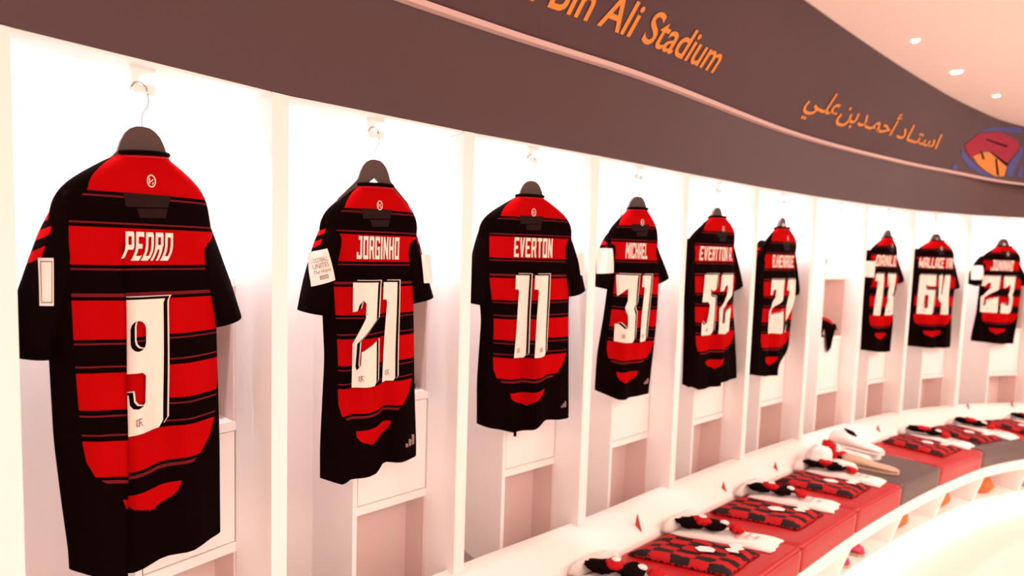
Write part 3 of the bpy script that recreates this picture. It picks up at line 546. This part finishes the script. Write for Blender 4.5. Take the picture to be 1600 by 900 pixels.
        if num == '21' and key == 'pat':
            g = bmesh.new()
            for s, y0, h, x0, x1, sk in (('FOOTBALL', .66, .13, .14, .86, 0), ('UNITES', .48, .15, .16, .86, 0), ('The World', .32, .12, .14, .88, .2)):
                tb = text_bm(s, 0); xs = [v.co.x for v in tb.verts]; a0, a1 = min(xs), max(xs); warp(tb, lambda x, y, z: Vector((x0+(x-a0)/(a1-a0)*(x1-x0)+sk*y*h, y0+y/.72*h, 0))); grid_cut(tb, .1)
                me = bpy.data.meshes.new('t'); tb.to_mesh(me); tb.free(); g.from_mesh(me)
            warp(g, lambda x, y, z: bil(x, 1-y, .0075)); build_flat('patch_print', g, MT['inkgrey'], SLV[side][0])
            fr = [[[(.36, .14), (.72, .14), (.72, .25), (.36, .25)], [(.39, .165), (.69, .165), (.69, .225), (.39, .225)]]]
            pm(fr, .0075, 'inkgrey', 'patch_print', SLV[side][0])
            tb = text_bm('FIFA', .01); xs = [v.co.x for v in tb.verts]; a0, a1 = min(xs), max(xs); warp(tb, lambda x, y, z: bil(.42+(x-a0)/(a1-a0)*.24, 1-(.175+y/.72*.04), .0075)); build_flat('patch_print', tb, MT['inkgrey'], SLV[side][0])
        elif num == '9':
            pm([[[(.1, .06), (.9, .06), (.9, .94), (.1, .94)], [(.16, .085), (.84, .085), (.84, .915), (.16, .915)]]], .0075, 'inkgrey', 'patch_print', SLV[side][0])
    # back name, number with its drop shade, crest, inside label
    def onback(polys, fx, lift, m, nm, par=root, step=.012):
        g = glyph_mesh([([[fx(*q) for q in lp] for lp in pl_] if isinstance(pl_[0][0], (list, tuple)) else [fx(*q) for q in pl_]) for pl_ in polys], step=step)
        warp(g, lambda x, y, z: surf(x, y, lift)[0]); return build_flat(nm, g, MT[m], par)
    nb = r['name']; polys, w = word_polys(NAMES[num], LET, LW, .24)
    nx0, nx1, nz1, nz0 = (nb[0]+nb[4])/2, (nb[2]+nb[6])/2, (nb[1]+nb[3])/2, (nb[5]+nb[7])/2
    onback(polys, lambda a, b: (nx0+a/w*(nx1-nx0), nz0+b*(nz1-nz0)), .0028, 'ink', 'back_name')
    q = r['num']; polys, w = word_polys(num, DIG, DW, .30 if num == '13' else .22)
    x0, x1, z1, z0 = (q[0]+q[4])/2, (q[2]+q[6])/2, (q[1]+q[3])/2, (q[5]+q[7])/2
    if num == '9': x0, x1 = x1+cw-(x1-s0)/.80, x1+cw
    if num == '21': x0, x1 = x0-.012, x1
    sh = (x1-x0)/w; x1 -= .010; fx = lambda dx, dz: (lambda a, b: (x0+a/w*(x1-x0)+dx, z0+b*(z1-z0)+dz))
    ks = .75 if num in ('13', '64', '23', '27') else 1; no = onback(polys, fx(0, 0), .0062, 'ink', 'back_number')
    onback(polys, fx(.0075*ks, .0050), .0046, 'inkblk', 'number_shade', no); onback(polys, fx(.0105*ks, .0068), .0030, 'ink', 'number_edge', no)
    # little monogram at the foot of the number
    mk = [[(0, .1), (.25, 0), (.25, .15), (.15, .2), (.15, .8), (.25, .85), (.25, 1), (0, .9)], [(.35, 0), (.5, 0), (.5, 1), (.35, 1)], [(.5, .85), (.9, .85), (.9, 1), (.5, 1)], [(.5, .45), (.8, .45), (.8, .6), (.5, .6)], [(.6, .45), (.72, .45), (1, 0), (.86, 0)]]
    for xm in ([x1-.048] if num == '9' else [x0+.18*(x1-x0), x1-.18*(x1-x0)]):
        onback(mk, lambda a, b: (xm-.006+a*.013, z0+.016+b*.016), .0072, 'inkgrey', 'number_monogram', no)
    # small white line crest under the collar
    xm, zm = (cl+crr)/2+.004, zc-.053; ring = [[[(xm+.5*.016*math.cos(k*math.pi/8)*1.0, zm+.5*.026*math.sin(k*math.pi/8)) for k in range(16)], [(xm+.5*.0125*math.cos(k*math.pi/8), zm+.5*.0215*math.sin(k*math.pi/8)) for k in range(16)]]]
    cs = ring+[[(xm-.004, zm-.006), (xm-.0025, zm-.006), (xm-.0025, zm+.006), (xm-.004, zm+.006)], [(xm-.001, zm-.002), (xm+.004, zm+.003), (xm+.003, zm+.004), (xm-.002, zm-.001)], [(xm+.001, zm-.007), (xm+.0025, zm-.007), (xm+.004, zm-.002), (xm+.0025, zm-.002)]]
    onback(cs, lambda a, b: (a, b), .0028, 'ink', 'collar_crest', step=.02)
    zt_ = zname+.105; onback([[(xm-.048, zt_), (xm+.036, zt_), (xm+.030, zt_-.024), (xm-.044, zt_-.028)], [(xm-.026, zt_-.030), (xm+.030, zt_-.026), (xm+.026, zt_-.046), (xm-.020, zt_-.048)]], lambda a, b: (a, b), .0016, 'darklab', 'neck_print')
    if num in ('21', '11', '31'):                    # small three-bar mark at the hem
        xe, ze = xr(hemn)-.030, hemn+.045; k = 1.5 if num == '21' else 1
        lg = [[(xe-.012*k+i*.008*k, ze), (xe-.006*k+i*.008*k, ze), (xe-.006*k+i*.008*k+.0, ze+(.006+.007*i)*k), (xe-.012*k+i*.008*k-.002, ze+(.009+.007*i)*k)] for i in range(3)]
        onback(lg, lambda a, b: (a, b), .0022, 'inkgrey', 'hem_mark')
    if num == '11':
        bm = bmesh.new(); pz = surf(-.022, hemn)[0]; box(bm, pz.x-.005, pz.x+.005, pz.y+.03, pz.y+.033, pz.z-.028, pz.z+.02); build('hem_tag', bm, MT['black'], root)

# ------------------------------------------------------------------ ledge, bench, cushions
UB = list(np.linspace(.4, 10.9, 120))
q0 = B(5, .3, 0); base = empty('bench', (q0.x, q0.y, 0)); tag(base, 'long curved white bench with open shoe cubbies, lit foot and a sloping white backrest', 'bench')
ZS, ZB = .47, .362
bm = bmesh.new(); sweep(bm, list(np.linspace(-.9, 10.9, 140)), [(-.036, 0), (-.036, ZL-.001), (-.012, ZL-.001), (.006, ZL-.004), (.020, ZL-.011), (.118, .478), (.124, .468), (.124, 0)])
o = build('backrest_panel', bm, MT['white'], base, smooth=True, world=True); o.data.set_sharp_from_angle(angle=R(35))
bm = bmesh.new(); sweep(bm, UB, [(.127, .29), (.127, ZB-.001), (.505, ZB-.001), (.512, ZB-.008), (.512, .297), (.505, .29)], B); o = build('top_board', bm, MT['white'], base, world=True)
bm = bmesh.new(); sweep(bm, UB, [(.126, .001), (.126, .289), (.14, .289), (.14, .001)], B); build('back_board', bm, MT['white'], base, world=True)
bm = bmesh.new(); sweep(bm, UB, [(.141, .001), (.141, .11), (.445, .11), (.43, .001)], B); build('plinth', bm, MT['white'], base, world=True)
bm = bmesh.new(); sweep(bm, UB, [(.434, .012), (.441, .050), (.447, .050), (.440, .012)], B); build('light_strip', bm, MT['ledb'], base, world=True)
for ub in (.98, 1.95, 2.93, 3.90, 4.88, 6.0, 7.02, 7.95, 8.87, 9.8):
    bm = bmesh.new(); w = .016; c = []
    for z0 in (.111, .289):
        f = .442 if z0 < .2 else .490
        for o_, du in ((.141, -w), (.141, w), (f, w), (f, -w)): c.append(B(ub+du, o_, z0))
    hexa(bm, c); build('divider', bm, MT['white'], base, world=True)
SEAM = [1.02, 1.96, 2.92, 3.80, 4.74, 5.73, 6.66, 7.70, 8.70, 9.65, 10.6]
CUSH = [('greylea', 'charcoal padded bench cushion at the near end of the bench'), ('redlea', 'red padded bench cushion nearest the camera, cut by the bottom of the photo'), ('redlea', 'red padded bench cushion under the nearest whole set of folded kit'), ('redlea', 'red padded bench cushion second from the nearest folded kit'), ('redlea', 'red padded bench cushion just before the first charcoal cushion'),
 ('greylea', 'charcoal padded bench cushion holding the white towel and trainers'), ('redlea', 'red padded bench cushion between two charcoal cushions'), ('greylea', 'charcoal padded bench cushion farther along, after a single red one'), ('redlea', 'red padded bench cushion far along the bench after the farther charcoal one'), ('redlea', 'red padded bench cushion at the right edge of the photo')]
def cushion(i):
    a, b = SEAM[i]+.006, SEAM[i+1]-.006; m, lab = CUSH[i]; c = B((a+b)/2, .3, ZB); t = empty('bench_cushion', c); tag(t, lab, 'cushion', 'padded cushions along the curved bench')
    bm = bmesh.new(); nu, e = 14, .05; rings = []
    r_ = .016; prof0 = [(.134, ZB), (.134, ZS-r_), (.138, ZS-.004), (.15, ZS), (.26, ZS+.002), (.38, ZS+.002), (.502, ZS), (.515, ZS-.005), (.52, ZS-r_), (.519, (ZS+ZB)/2), (.516, ZB)]
    for k in range(nu+1):
        u = a+(b-a)*k/nu; sh = .012 if k in (0, nu) else 0
        rings.append([bm.verts.new(B(u, o if not sh else .327+(o-.327)*.985, z if not sh else (ZB if z == ZB else z-.010))) for o, z in prof0])
    rings.insert(1, [bm.verts.new(B(a+.016, o, z)) for o, z in prof0]); rings.insert(-1, [bm.verts.new(B(b-.016, o, z)) for o, z in prof0])
    n = len(prof0)
    for p_, q_ in zip(rings, rings[1:]):
        for k in range(n): bm.faces.new((p_[k], p_[(k+1) % n], q_[(k+1) % n], q_[k]))
    bm.faces.new(rings[0][::-1]); bm.faces.new(rings[-1])
    o = build('pad', bm, MT[m], t, smooth=True, world=True); o.data.set_sharp_from_angle(angle=R(50))
    bm = bmesh.new(); tube(bm, [B(a+(b-a)*k/12, .518, ZS-.012) for k in range(13)], .0028, 6); build('piping', bm, MT[m], t, smooth=True, world=True)
for i in range(len(CUSH)): cushion(i)
# small tabs on the sloping backrest
TAB = [(3.38, .080, 'tab', 1.1), (4.45, .086, 'tab', .8), (5.24, .092, 'tab', .8), (7.25, .075, 'tab', .8), (9.13, .02, 'tab', .7), (9.85, .02, 'tab', .7)]
TL = ['nearest red triangular tab on the white backrest, largest of its row', 'second red triangular tab from the camera on the white backrest', 'third red triangular tab from the camera on the white backrest', 'red triangular tab on the backrest just past the piled white kit', 'faint red tab on the backrest, last but one to the right', 'faint red tab on the backrest farthest to the right']
for (u, o_, m, s), lab in zip(TAB, TL):
    zb = lambda oo: ZL-.011-(oo-.02)/.098*.056 if oo > .02 else ZL-.002
    p0 = V(u, o_, zb(o_)); t = empty('backrest_tab', p0); tag(t, lab, 'tab', 'red tabs on the backrest')
    bm = bmesh.new(); c = [(o_-.010*s, zb(o_-.010*s)+.0005), (o_+.018*s, zb(o_+.018*s)+.0005), (o_-.004*s, zb(o_)+.046*s)]
    a = [bm.verts.new(V(u-.004, x, z)) for x, z in c]; b = [bm.verts.new(V(u+.004, x, z)) for x, z in c]; bm.faces.new(a); bm.faces.new(b[::-1])
    for k in range(3): bm.faces.new((a[k], b[k], b[(k+1) % 3], a[(k+1) % 3]))
    build('tab_plate', bm, MT[m], t, world=True)

# ------------------------------------------------------------------ folded kit on the cushions
ZC0 = ZS+.003
def slab(name, m, corners, h, parent, seed=0, uvs=(5, 4), nx=16, ny=12, lump=.006, edge=.16, z0=None, sag=None):
    """soft folded cloth over four (ub, off) corners, running round: near-back, far-back, far-front, near-front"""
    z0 = ZC0 if z0 is None else z0; bm = bmesh.new(); uvl = bm.loops.layers.uv.new('hoops'); top = []; UVM = {}
    for j in range(ny+1):
        row = []
        for i in range(nx+1):
            a, b = i/nx, j/ny; e = min(a, 1-a, b, 1-b); pr = math.sqrt(max(0, 1-max(0, 1-e/edge)**2))
            wob = .012*noise.noise(Vector((a*3+seed, b*3, seed*1.7)))
            ub = (corners[0][0]*(1-a)+corners[1][0]*a)*(1-b)+(corners[3][0]*(1-a)+corners[2][0]*a)*b+wob*2*(.3+e)
            of = (corners[0][1]*(1-a)+corners[1][1]*a)*(1-b)+(corners[3][1]*(1-a)+corners[2][1]*a)*b+.012*noise.noise(Vector((a*3, b*3+seed, 7.1)))
            hh = h*(.30+.70*pr)+lump*noise.noise(Vector((a*5+seed*3.1, b*5, .5)))*pr+(sag(a, b) if sag else 0)
            v = bm.verts.new(B(ub, of, z0+max(.003, hh))); UVM[v] = (a*uvs[0], b*uvs[1]); row.append(v)
        top.append(row)
    fs = []
    for j in range(ny):
        for i in range(nx): fs.append(bm.faces.new((top[j][i], top[j][i+1], top[j+1][i+1], top[j+1][i])))
    bd = top[0]+[top[j][nx] for j in range(1, ny+1)]+[top[ny][i] for i in range(nx-1, -1, -1)]+[top[j][0] for j in range(ny-1, 0, -1)]
    inv_ = None
    lowr = []
    for v in bd: w = bm.verts.new((v.co.x, v.co.y, z0)); UVM[w] = UVM[v]; lowr.append(w)
    n = len(bd)
    for k in range(n): fs.append(bm.faces.new((bd[k], bd[(k+1) % n], lowr[(k+1) % n], lowr[k])))
    fs.append(bm.faces.new(lowr[::-1]))
    for f in fs:
        for lp in f.loops: lp[uvl].uv = UVM[lp.vert]
    return build(name, bm, MT[m], parent, smooth=True, world=True)
def lay(name, m, polys, fn, parent, step=.02):       # flat print laid on a cloth
    g = glyph_mesh(polys, step=step); warp(g, lambda x, y, z: fn(x, y)); o = build_flat(name, g, MT[m], parent, True); return o
def blob(bm, c, rx, ry, rz, seed, rot=0, amp=.38, sub=3):
    g = bmesh.new(); bmesh.ops.create_icosphere(g, subdivisions=sub, radius=1)
    for v in g.verts:
        k = 1+amp*noise.noise(v.co*1.9+Vector((seed, 0, seed*.7))); p = v.co*k; p = Vector((p.x*rx, p.y*ry, max(p.z*rz, -rz*.8))); v.co = Matrix.Rotation(rot, 3, 'Z') @ p + Vector(c)
    me = bpy.data.meshes.new('t'); g.to_mesh(me); g.free(); bm.from_mesh(me); bpy.data.meshes.remove(me)
SPOTS = [(2.20, 'on the red cushion nearest the camera'), (3.10, 'on the first fully visible red cushion'), (4.06, 'on the second fully visible red cushion'), (5.00, 'beside the charcoal cushion with the towel'), (7.02, 'on the red cushion between two charcoal ones'), (7.97, 'on the farther charcoal cushion'), (8.98, 'on the red cushion far to the right')]
for i, (c, where) in enumerate(SPOTS):
    w = .40 if i < 4 else .46
    t = empty('folded_jersey', B(c+w/2, .30, ZC0)); tag(t, 'folded checked jersey '+where, 'folded jersey', 'folded checked jerseys on the bench')
    if i:
        h = .026
        slab('folded_body', 'check', [(c, .158), (c+w, .155), (c+w-.01, .455), (c-.01, .457)], h, t, seed=i*2.3, uvs=(7, 5))
        fn = lambda x, y: B(c+w*x, .155+.30*y, ZC0+h+.004)
        lay('crest', 'wcloth', [[(.40, .58), (.50, .50), (.60, .52), (.64, .60), (.58, .68), (.46, .70)]], fn, t, .1)
        lay('front_lettering', 'wcloth', [[(.60, .80), (.68, .74), (.76, .78), (.86, .72), (.98, .76), (.98, .86), (.88, .84), (.80, .90), (.70, .86), (.62, .90)]], fn, t, .1)
    else:
        slab('folded_body', 'check', [(c, .158), (c+w, .155), (c+w-.01, .455), (c-.01, .457)], .026, t, seed=9, uvs=(7, 5))
    c2, z2 = c+w+.03, ZC0
    t = empty('folded_shorts', B(c2+.14, .32, z2)); tag(t, 'folded white shorts under dark socks '+where, 'shorts', 'folded white shorts on the bench')
    slab('folded_body', 'wcloth', [(c2, .165), (c2+.26, .165), (c2+.27, .46), (c2+.04, .475)], .022, t, seed=i*3.7+1, edge=.22)
    fn = lambda x, y: B(c2+.28*x, .165+.30*y, ZC0+.0265)
    lay('pink_print', 'pinkink', [[(.28, .62), (.62, .60), (.62, .64), (.28, .66)], [(.34, .70), (.70, .69), (.70, .72), (.34, .73)], [(.42, .78), (.62, .78), (.62, .82), (.42, .82)]], fn, t, .1)
    t = empty('rolled_socks', B(c2+.12, .25, z2+.02)); tag(t, 'rolled black and red socks '+where, 'socks', 'rolled socks on the bench')
    q = B(c2+.085, .205, z2+.048); q2 = B(c2+.125, .275, z2+.046); an = math.atan2(q2.y-q.y, q2.x-q.x)
    bm = bmesh.new(); blob(bm, q,   .052, .034, .019, i+.3, an); blob(bm, q2, .050, .036, .018, i+1.3, an+.3); build('sock_roll', bm, MT['bcloth'], t, smooth=True, world=True)
    bm = bmesh.new(); blob(bm, (q+q2)/2+Vector((-.004, 0, .014)), .034, .030, .016, i+2.3, an); build('red_cuff', bm, MT['rcloth'], t, smooth=True, world=True); bm = bmesh.new(); q3 = B(c2+.165, .335, z2+.040); blob(bm, q3, .026, .03, .015, i+4, an); build('red_cuff', bm, MT['rcloth'], t, smooth=True, world=True)
    bm = bmesh.new(); blob(bm, (q+q2)/2+Vector((0, 0, .031)), .016, .012, .005, i+3, an, .1, 2); build('white_mark', bm, MT['wcloth'], t, smooth=True, world=True); bm = bmesh.new(); q4 = B(c2+.15, .30, z2+.058); blob(bm, q4, .018, .012, .010, i+5, an, .1, 2); build('white_mark', bm, MT['wcloth'], t, smooth=True, world=True)
    t = empty('folded_towel', B(c2+.14, .14, z2)); tag(t, 'small folded white towel at the backrest '+where, 'towel', 'folded white towels by the backrest')
    slab('folded_body', 'wcloth', [(c2+.02, .128), (c2+.36, .128), (c2+.40, .160), (c2+.02, .160)], .050, t, seed=i*1.9+4, ny=8, edge=.3)
    if i < 3:
        bm = bmesh.new(); tube(bm, [B(c2+.08+.05*k, .158+.010*k, z2+.050-.006*k) for k in range(5)], .0045, 6); build('black_edge', bm, MT['bcloth'], t, smooth=True, world=True)
# the heap on the charcoal cushion
t = empty('bundled_towel', B(5.72, .18, ZC0)); tag(t, 'bulky white bundled towel heaped against the backrest on the charcoal cushion', 'towel')
bm = bmesh.new(); c = B(5.66, .185, ZC0+.055); blob(bm, c, .085, .060, .075, 3.1, .9, .22, 4); blob(bm, B(5.70, .215, ZC0+.02), .06, .05, .028, 8.8, .9, .3); build('towel_bundle', bm, MT['wcloth'], t, smooth=True, world=True)
t = empty('crumpled_jersey', B(5.98, .18, ZC0)); tag(t, 'crumpled red and black jersey squeezed beside the white towel bundle', 'jersey')
bm = bmesh.new(); blob(bm, B(5.93, .165, ZC0+.055), .055, .04, .065, 5.2, .8, .3, 4); blob(bm, B(6.10, .20, ZC0+.02), .05, .04, .022, 6.2, .8, .3); build('crumpled_body', bm, MT['rcloth'], t, smooth=True, world=True)
bm = bmesh.new(); blob(bm, B(5.985, .150, ZC0+.085), .036, .024, .026, 7.2, .8, .35); blob(bm, B(6.0, .225, ZC0+.024), .05, .014, .014, 2.2, -.4, .3); build('black_sleeve', bm, MT['bcloth'], t, smooth=True, world=True)
bm = bmesh.new(); blob(bm, B(5.93, .20, ZC0+.085), .022, .018, .022, 1.2, .8, .2); build('white_number', bm, MT['wcloth'], t, smooth=True, world=True)
def shoe(name, lab, cat, ub, of, z, ln, rot, m, ms, group=None, hk=1.0, toe=False):
    p = B(ub, of, z)-(Vector((math.cos(rot), math.sin(rot), 0))*ln*.5 if toe else Vector((0, 0, 0))); t = empty(name, p, rot); tag(t, lab, cat, group)
    sec = [(0, .030, .058), (.05, .034, .085), (.14, .036, .092), (.28, .036, .088), (.38, .037, .072), (.50, .040, .058), (.68, .044, .046), (.84, .042, .038), (.95, .030, .028), (1.0, .010, .014)]
    bm = bmesh.new(); rings = []
    for s, w, h in sec:
        ring = []; w *= ln/.27; h *= ln/.27*hk
        for k in range(16):
            a = 2*math.pi*k/16; x = (s-.5)*ln; y = w*math.cos(a)*(1-.35*max(0, math.sin(a))); zz = .010+h*.5+h*.5*math.sin(a); ring.append(bm.verts.new((x, y, zz)))
        rings.append(ring)
    for a_, b_ in zip(rings, rings[1:]):
        for k in range(16): bm.faces.new((a_[k], a_[(k+1) % 16], b_[(k+1) % 16], b_[k]))
    bm.faces.new(rings[0][::-1]); bm.faces.new(rings[-1]); build('upper', bm, MT[m], t, smooth=True)
    bm = bmesh.new(); pts = [(s, w*1.02*ln/.27) for s, w, h in sec]; out = [((s-.5)*ln, w) for s, w in pts]+[((s-.5)*ln, -w) for s, w in pts[::-1]]
    extrude_poly(bm, out, .012, lambda x, y, d: Vector((x, y, d+.0005))); build('sole', bm, MT[ms], t)
    bm = bmesh.new(); tube(bm, [((.10+.05*k-.5)*ln+.02, (.012 if k % 2 else -.012), .010+ln/.27*hk*(.0905-.0065*k*k*.28)) for k in range(6)], .0018, 5); build('laces', bm, MT['wcloth' if m != 'wcloth' else 'pinkink'], t)
    return t
shoe('trainer', 'white trainer lying on the charcoal cushion, toe towards the room', 'shoe', 6.30, .205, ZC0+.045, .27, R(-45), 'wcloth', 'wcloth', 'pair on the charcoal cushion', .8)
shoe('trainer', 'beige trainer lying on the charcoal cushion beside the white one', 'shoe', 6.0, .335, ZC0, .26, R(-28), 'beige', 'beige', 'pair on the charcoal cushion', .62)
t = empty('folded_cloth', B(5.85, .30, ZC0)); tag(t, 'small strip of folded white cloth at the near edge of the charcoal cushion', 'cloth'); slab('folded_body', 'wcloth', [(5.80, .17), (5.95, .17), (5.93, .30), (5.82, .31)], .03, t, seed=31, edge=.3)
t = empty('folded_shirt', B(6.25, .2, ZC0)); tag(t, 'flat white folded shirt under the white trainer', 'folded shirt'); slab('folded_body', 'wcloth', [(6.12, .145), (6.5, .145), (6.42, .30), (6.12, .30)], .038, t, seed=17)
# black tab beside the heap
t = empty('backrest_tab', V(6.78, .06, .52)); tag(t, 'small black tab on the backrest above the white trainer', 'tab'); bm = bmesh.new()
c = [V(6.74, .02, .541), V(6.72, .05, .523), V(6.78, .085, .506), V(6.80, .06, .522)]; a = [bm.verts.new(q) for q in c]; b = [bm.verts.new(q+Vector((0, 0, .008))) for q in c]; bm.faces.new(a); bm.faces.new(b[::-1])
for k in range(4): bm.faces.new((a[k], b[k], b[(k+1) % 4], a[(k+1) % 4]))
build('tab_plate', bm, MT['bcloth'], t, world=True)
# things in the bench cubbies
shoe('football_boot', 'magenta football boot farther right in the nearest visible bench cubby', 'boot', 5.47, .435, .112, .29, R(-55), 'magshoe', 'beige', 'boots in the bench cubbies', 1.1, True)
shoe('football_boot', 'magenta football boot farther left in the nearest visible bench cubby', 'boot', 5.14, .438, .112, .29, R(-52), 'magshoe', 'beige', 'boots in the bench cubbies', 1.1, True)
for ub, lab in ((6.36, 'orange cloth bag in the second bench cubby from the camera'), (7.32, 'orange cloth bag in the third bench cubby from the camera'), (8.30, 'orange cloth bag in the fourth bench cubby from the camera'), (9.08, 'orange cloth bag in the bench cubby at the right edge')):
    t = empty('drawstring_bag', B(ub+.1, .36, .112)); tag(t, lab, 'bag', 'orange bags in the bench cubbies'); c = B(ub+.1, .355, .165)
    bm = bmesh.new(); blob(bm, c, .085, .075, .062, ub, .5, .18, 4); build('bag_body', bm, MT['orange'], t, smooth=True, world=True)
    bm = bmesh.new(); tube(bm, [c+Vector((.06*math.cos(a), .045*math.sin(a), .048+.006*math.sin(3*a))) for a in np.linspace(0, 2*math.pi, 17)], .004, 6); build('drawstring', bm, MT['beige'], t, smooth=True, world=True)

# ------------------------------------------------------------------ things in the lockers
def lpt(n, s, o, z): t, L, ang = LOCK[n]; q = Matrix.Translation(t.location) @ Matrix.Rotation(ang, 4, 'Z') @ Vector((s, -o, 0)); return Vector((q.x, q.y, z))
s6 = CFR[6]*LOCK[6][1]; zt_ = 1.475
t = empty('water_bottle', lpt(6, s6+.034, COFF[6]-.035, zt_)); tag(t, 'white bottle with a black mark on the cubby top, locker without a shirt', 'bottle')
def lathe(bm, pr, seg=24):
    rg = [[bm.verts.new((r_*math.cos(2*math.pi*k/seg), r_*math.sin(2*math.pi*k/seg), z)) for k in range(seg)] for r_, z in pr]
    for a, b in zip(rg, rg[1:]):
        for k in range(seg): bm.faces.new((a[k], a[(k+1) % seg], b[(k+1) % seg], b[k]))
    bm.faces.new(rg[0][::-1]); bm.faces.new(rg[-1])
bm = bmesh.new(); lathe(bm, [(.024, .0005), (.028, .004), (.028, .045), (.025, .055), (.028, .065), (.028, .11), (.022, .128), (.014, .136)]); build('bottle_body', bm, MT['plast'], t, smooth=True)
bm = bmesh.new(); lathe(bm, [(.015, .1365), (.016, .140), (.016, .150), (.008, .154), (.006, .168), (.003, .170)]); build('cap', bm, MT['black'], t, smooth=True)
bm = bmesh.new(); n = 10; rg = [[bm.verts.new((.0287*math.cos(-1.9+k/n*1.1+.2*j), .0287*math.sin(-1.9+k/n*1.1+.2*j), .072+.034*j)) for k in range(n+1)] for j in (0, 1)]
for k in range(n): bm.faces.new((rg[0][k], rg[0][k+1], rg[1][k+1], rg[1][k]))
build_flat('bottle_mark', bm, MT['inkblk'], t)
bm = bmesh.new(); rg = [[bm.verts.new((.0285*math.cos(k*math.pi/12), .0285*math.sin(k*math.pi/12), .010+.006*j)) for k in range(24)] for j in (0, 1)]
for k in range(24): bm.faces.new((rg[0][k], rg[0][(k+1) % 24], rg[1][(k+1) % 24], rg[1][k]))
build_flat('bottle_band', bm, MT['inkgrey'], t)
# bare wire hanger
u6 = cv(6.58, -.05); t = empty('wire_hanger', (u6[0], u6[1], 1.792), R(33)); tag(t, 'bare thin wire hanger in the locker without a shirt', 'hanger')
hook_plate(6, *u6)
bm = bmesh.new(); tube(bm, [(0, 0, -.03), (-.016, 0, -.07), (-.040, -.004, -.145)], .0028, 6); tube(bm, [(0, 0, -.03), (.018, 0, -.07), (.050, .004, -.150)], .0028, 6); build('arms', bm, MT['wood'], t, smooth=True)
bm = bmesh.new(); tube(bm, [(0, 0, -.032), (0, 0, .02), (.004, 0, .034), (.011, 0, .046), (.0115, 0, .064), (.006, -.010, .080), (-.006, -.011, .088), (-.016, -.008, .080)], .0022, 6); build('hook', bm, MT['steel'], t, smooth=True)
# black cloth hanging out of the open cubby
t = empty('black_cloth', lpt(6, s6+.08, COFF[6]-.02, 1.10)); tag(t, 'black and red cloth draped over the cubby shelf of the locker without a shirt', 'cloth')
bm = bmesh.new(); rows = []
path = [(-.10, 1.104), (-.085, 1.16), (-.05, 1.20), (-.01, 1.205), (.006, 1.17), (.008, 1.12), (.010, 1.07), (.012, 1.00)]
for k, (o_, z) in enumerate(path):
    q = k/(len(path)-1); wl_, wr_ = (.022, .20) if q < .5 else (.022+.05*(q-.5)*2, .20-.18*(q-.5)); row = []
    for j in range(9): s = s6+wl_+(wr_-wl_)*j/8; row.append(bm.verts.new(lpt(6, s, COFF[6]+o_+.004*math.sin(j*1.7), z-.035*(j/8)**2*(1 if q < .6 else -.8)+(.0 if q < 1 else .012*math.sin(j*2.1)))))
    rows.append(row)
for a, b in zip(rows, rows[1:]):
    for k in range(8): bm.faces.new((a[k], a[k+1], b[k+1], b[k]))
bmesh.ops.solidify(bm, geom=bm.faces[:], thickness=.005); build('cloth_fall', bm, MT['bcloth'], t, smooth=True, world=True)
bm = bmesh.new(); tube(bm, [lpt(6, s6+.025+.02*k, COFF[6]-.008, 1.214-.0011*k*k) for k in range(7)], .011, 8); build('red_edge', bm, MT['rcloth'], t, smooth=True, world=True)
# dark shoe in the cubby beside shirt 21
L1 = LOCK[1][1]; q = lpt(1, L1-.105, COFF[1]-.06, 1.099); t = shoe('football_boot', 'black football boot in the open cubby right of the shirt numbered 21', 'boot', 3, .2, 0, .24, 0, 'bcloth', 'sole', None, .8); t.location = q; t.rotation_euler = (0, 0, LOCK[1][2]+R(10)); t.scale = (.42, .6, .6)
bpy.context.view_layer.update()
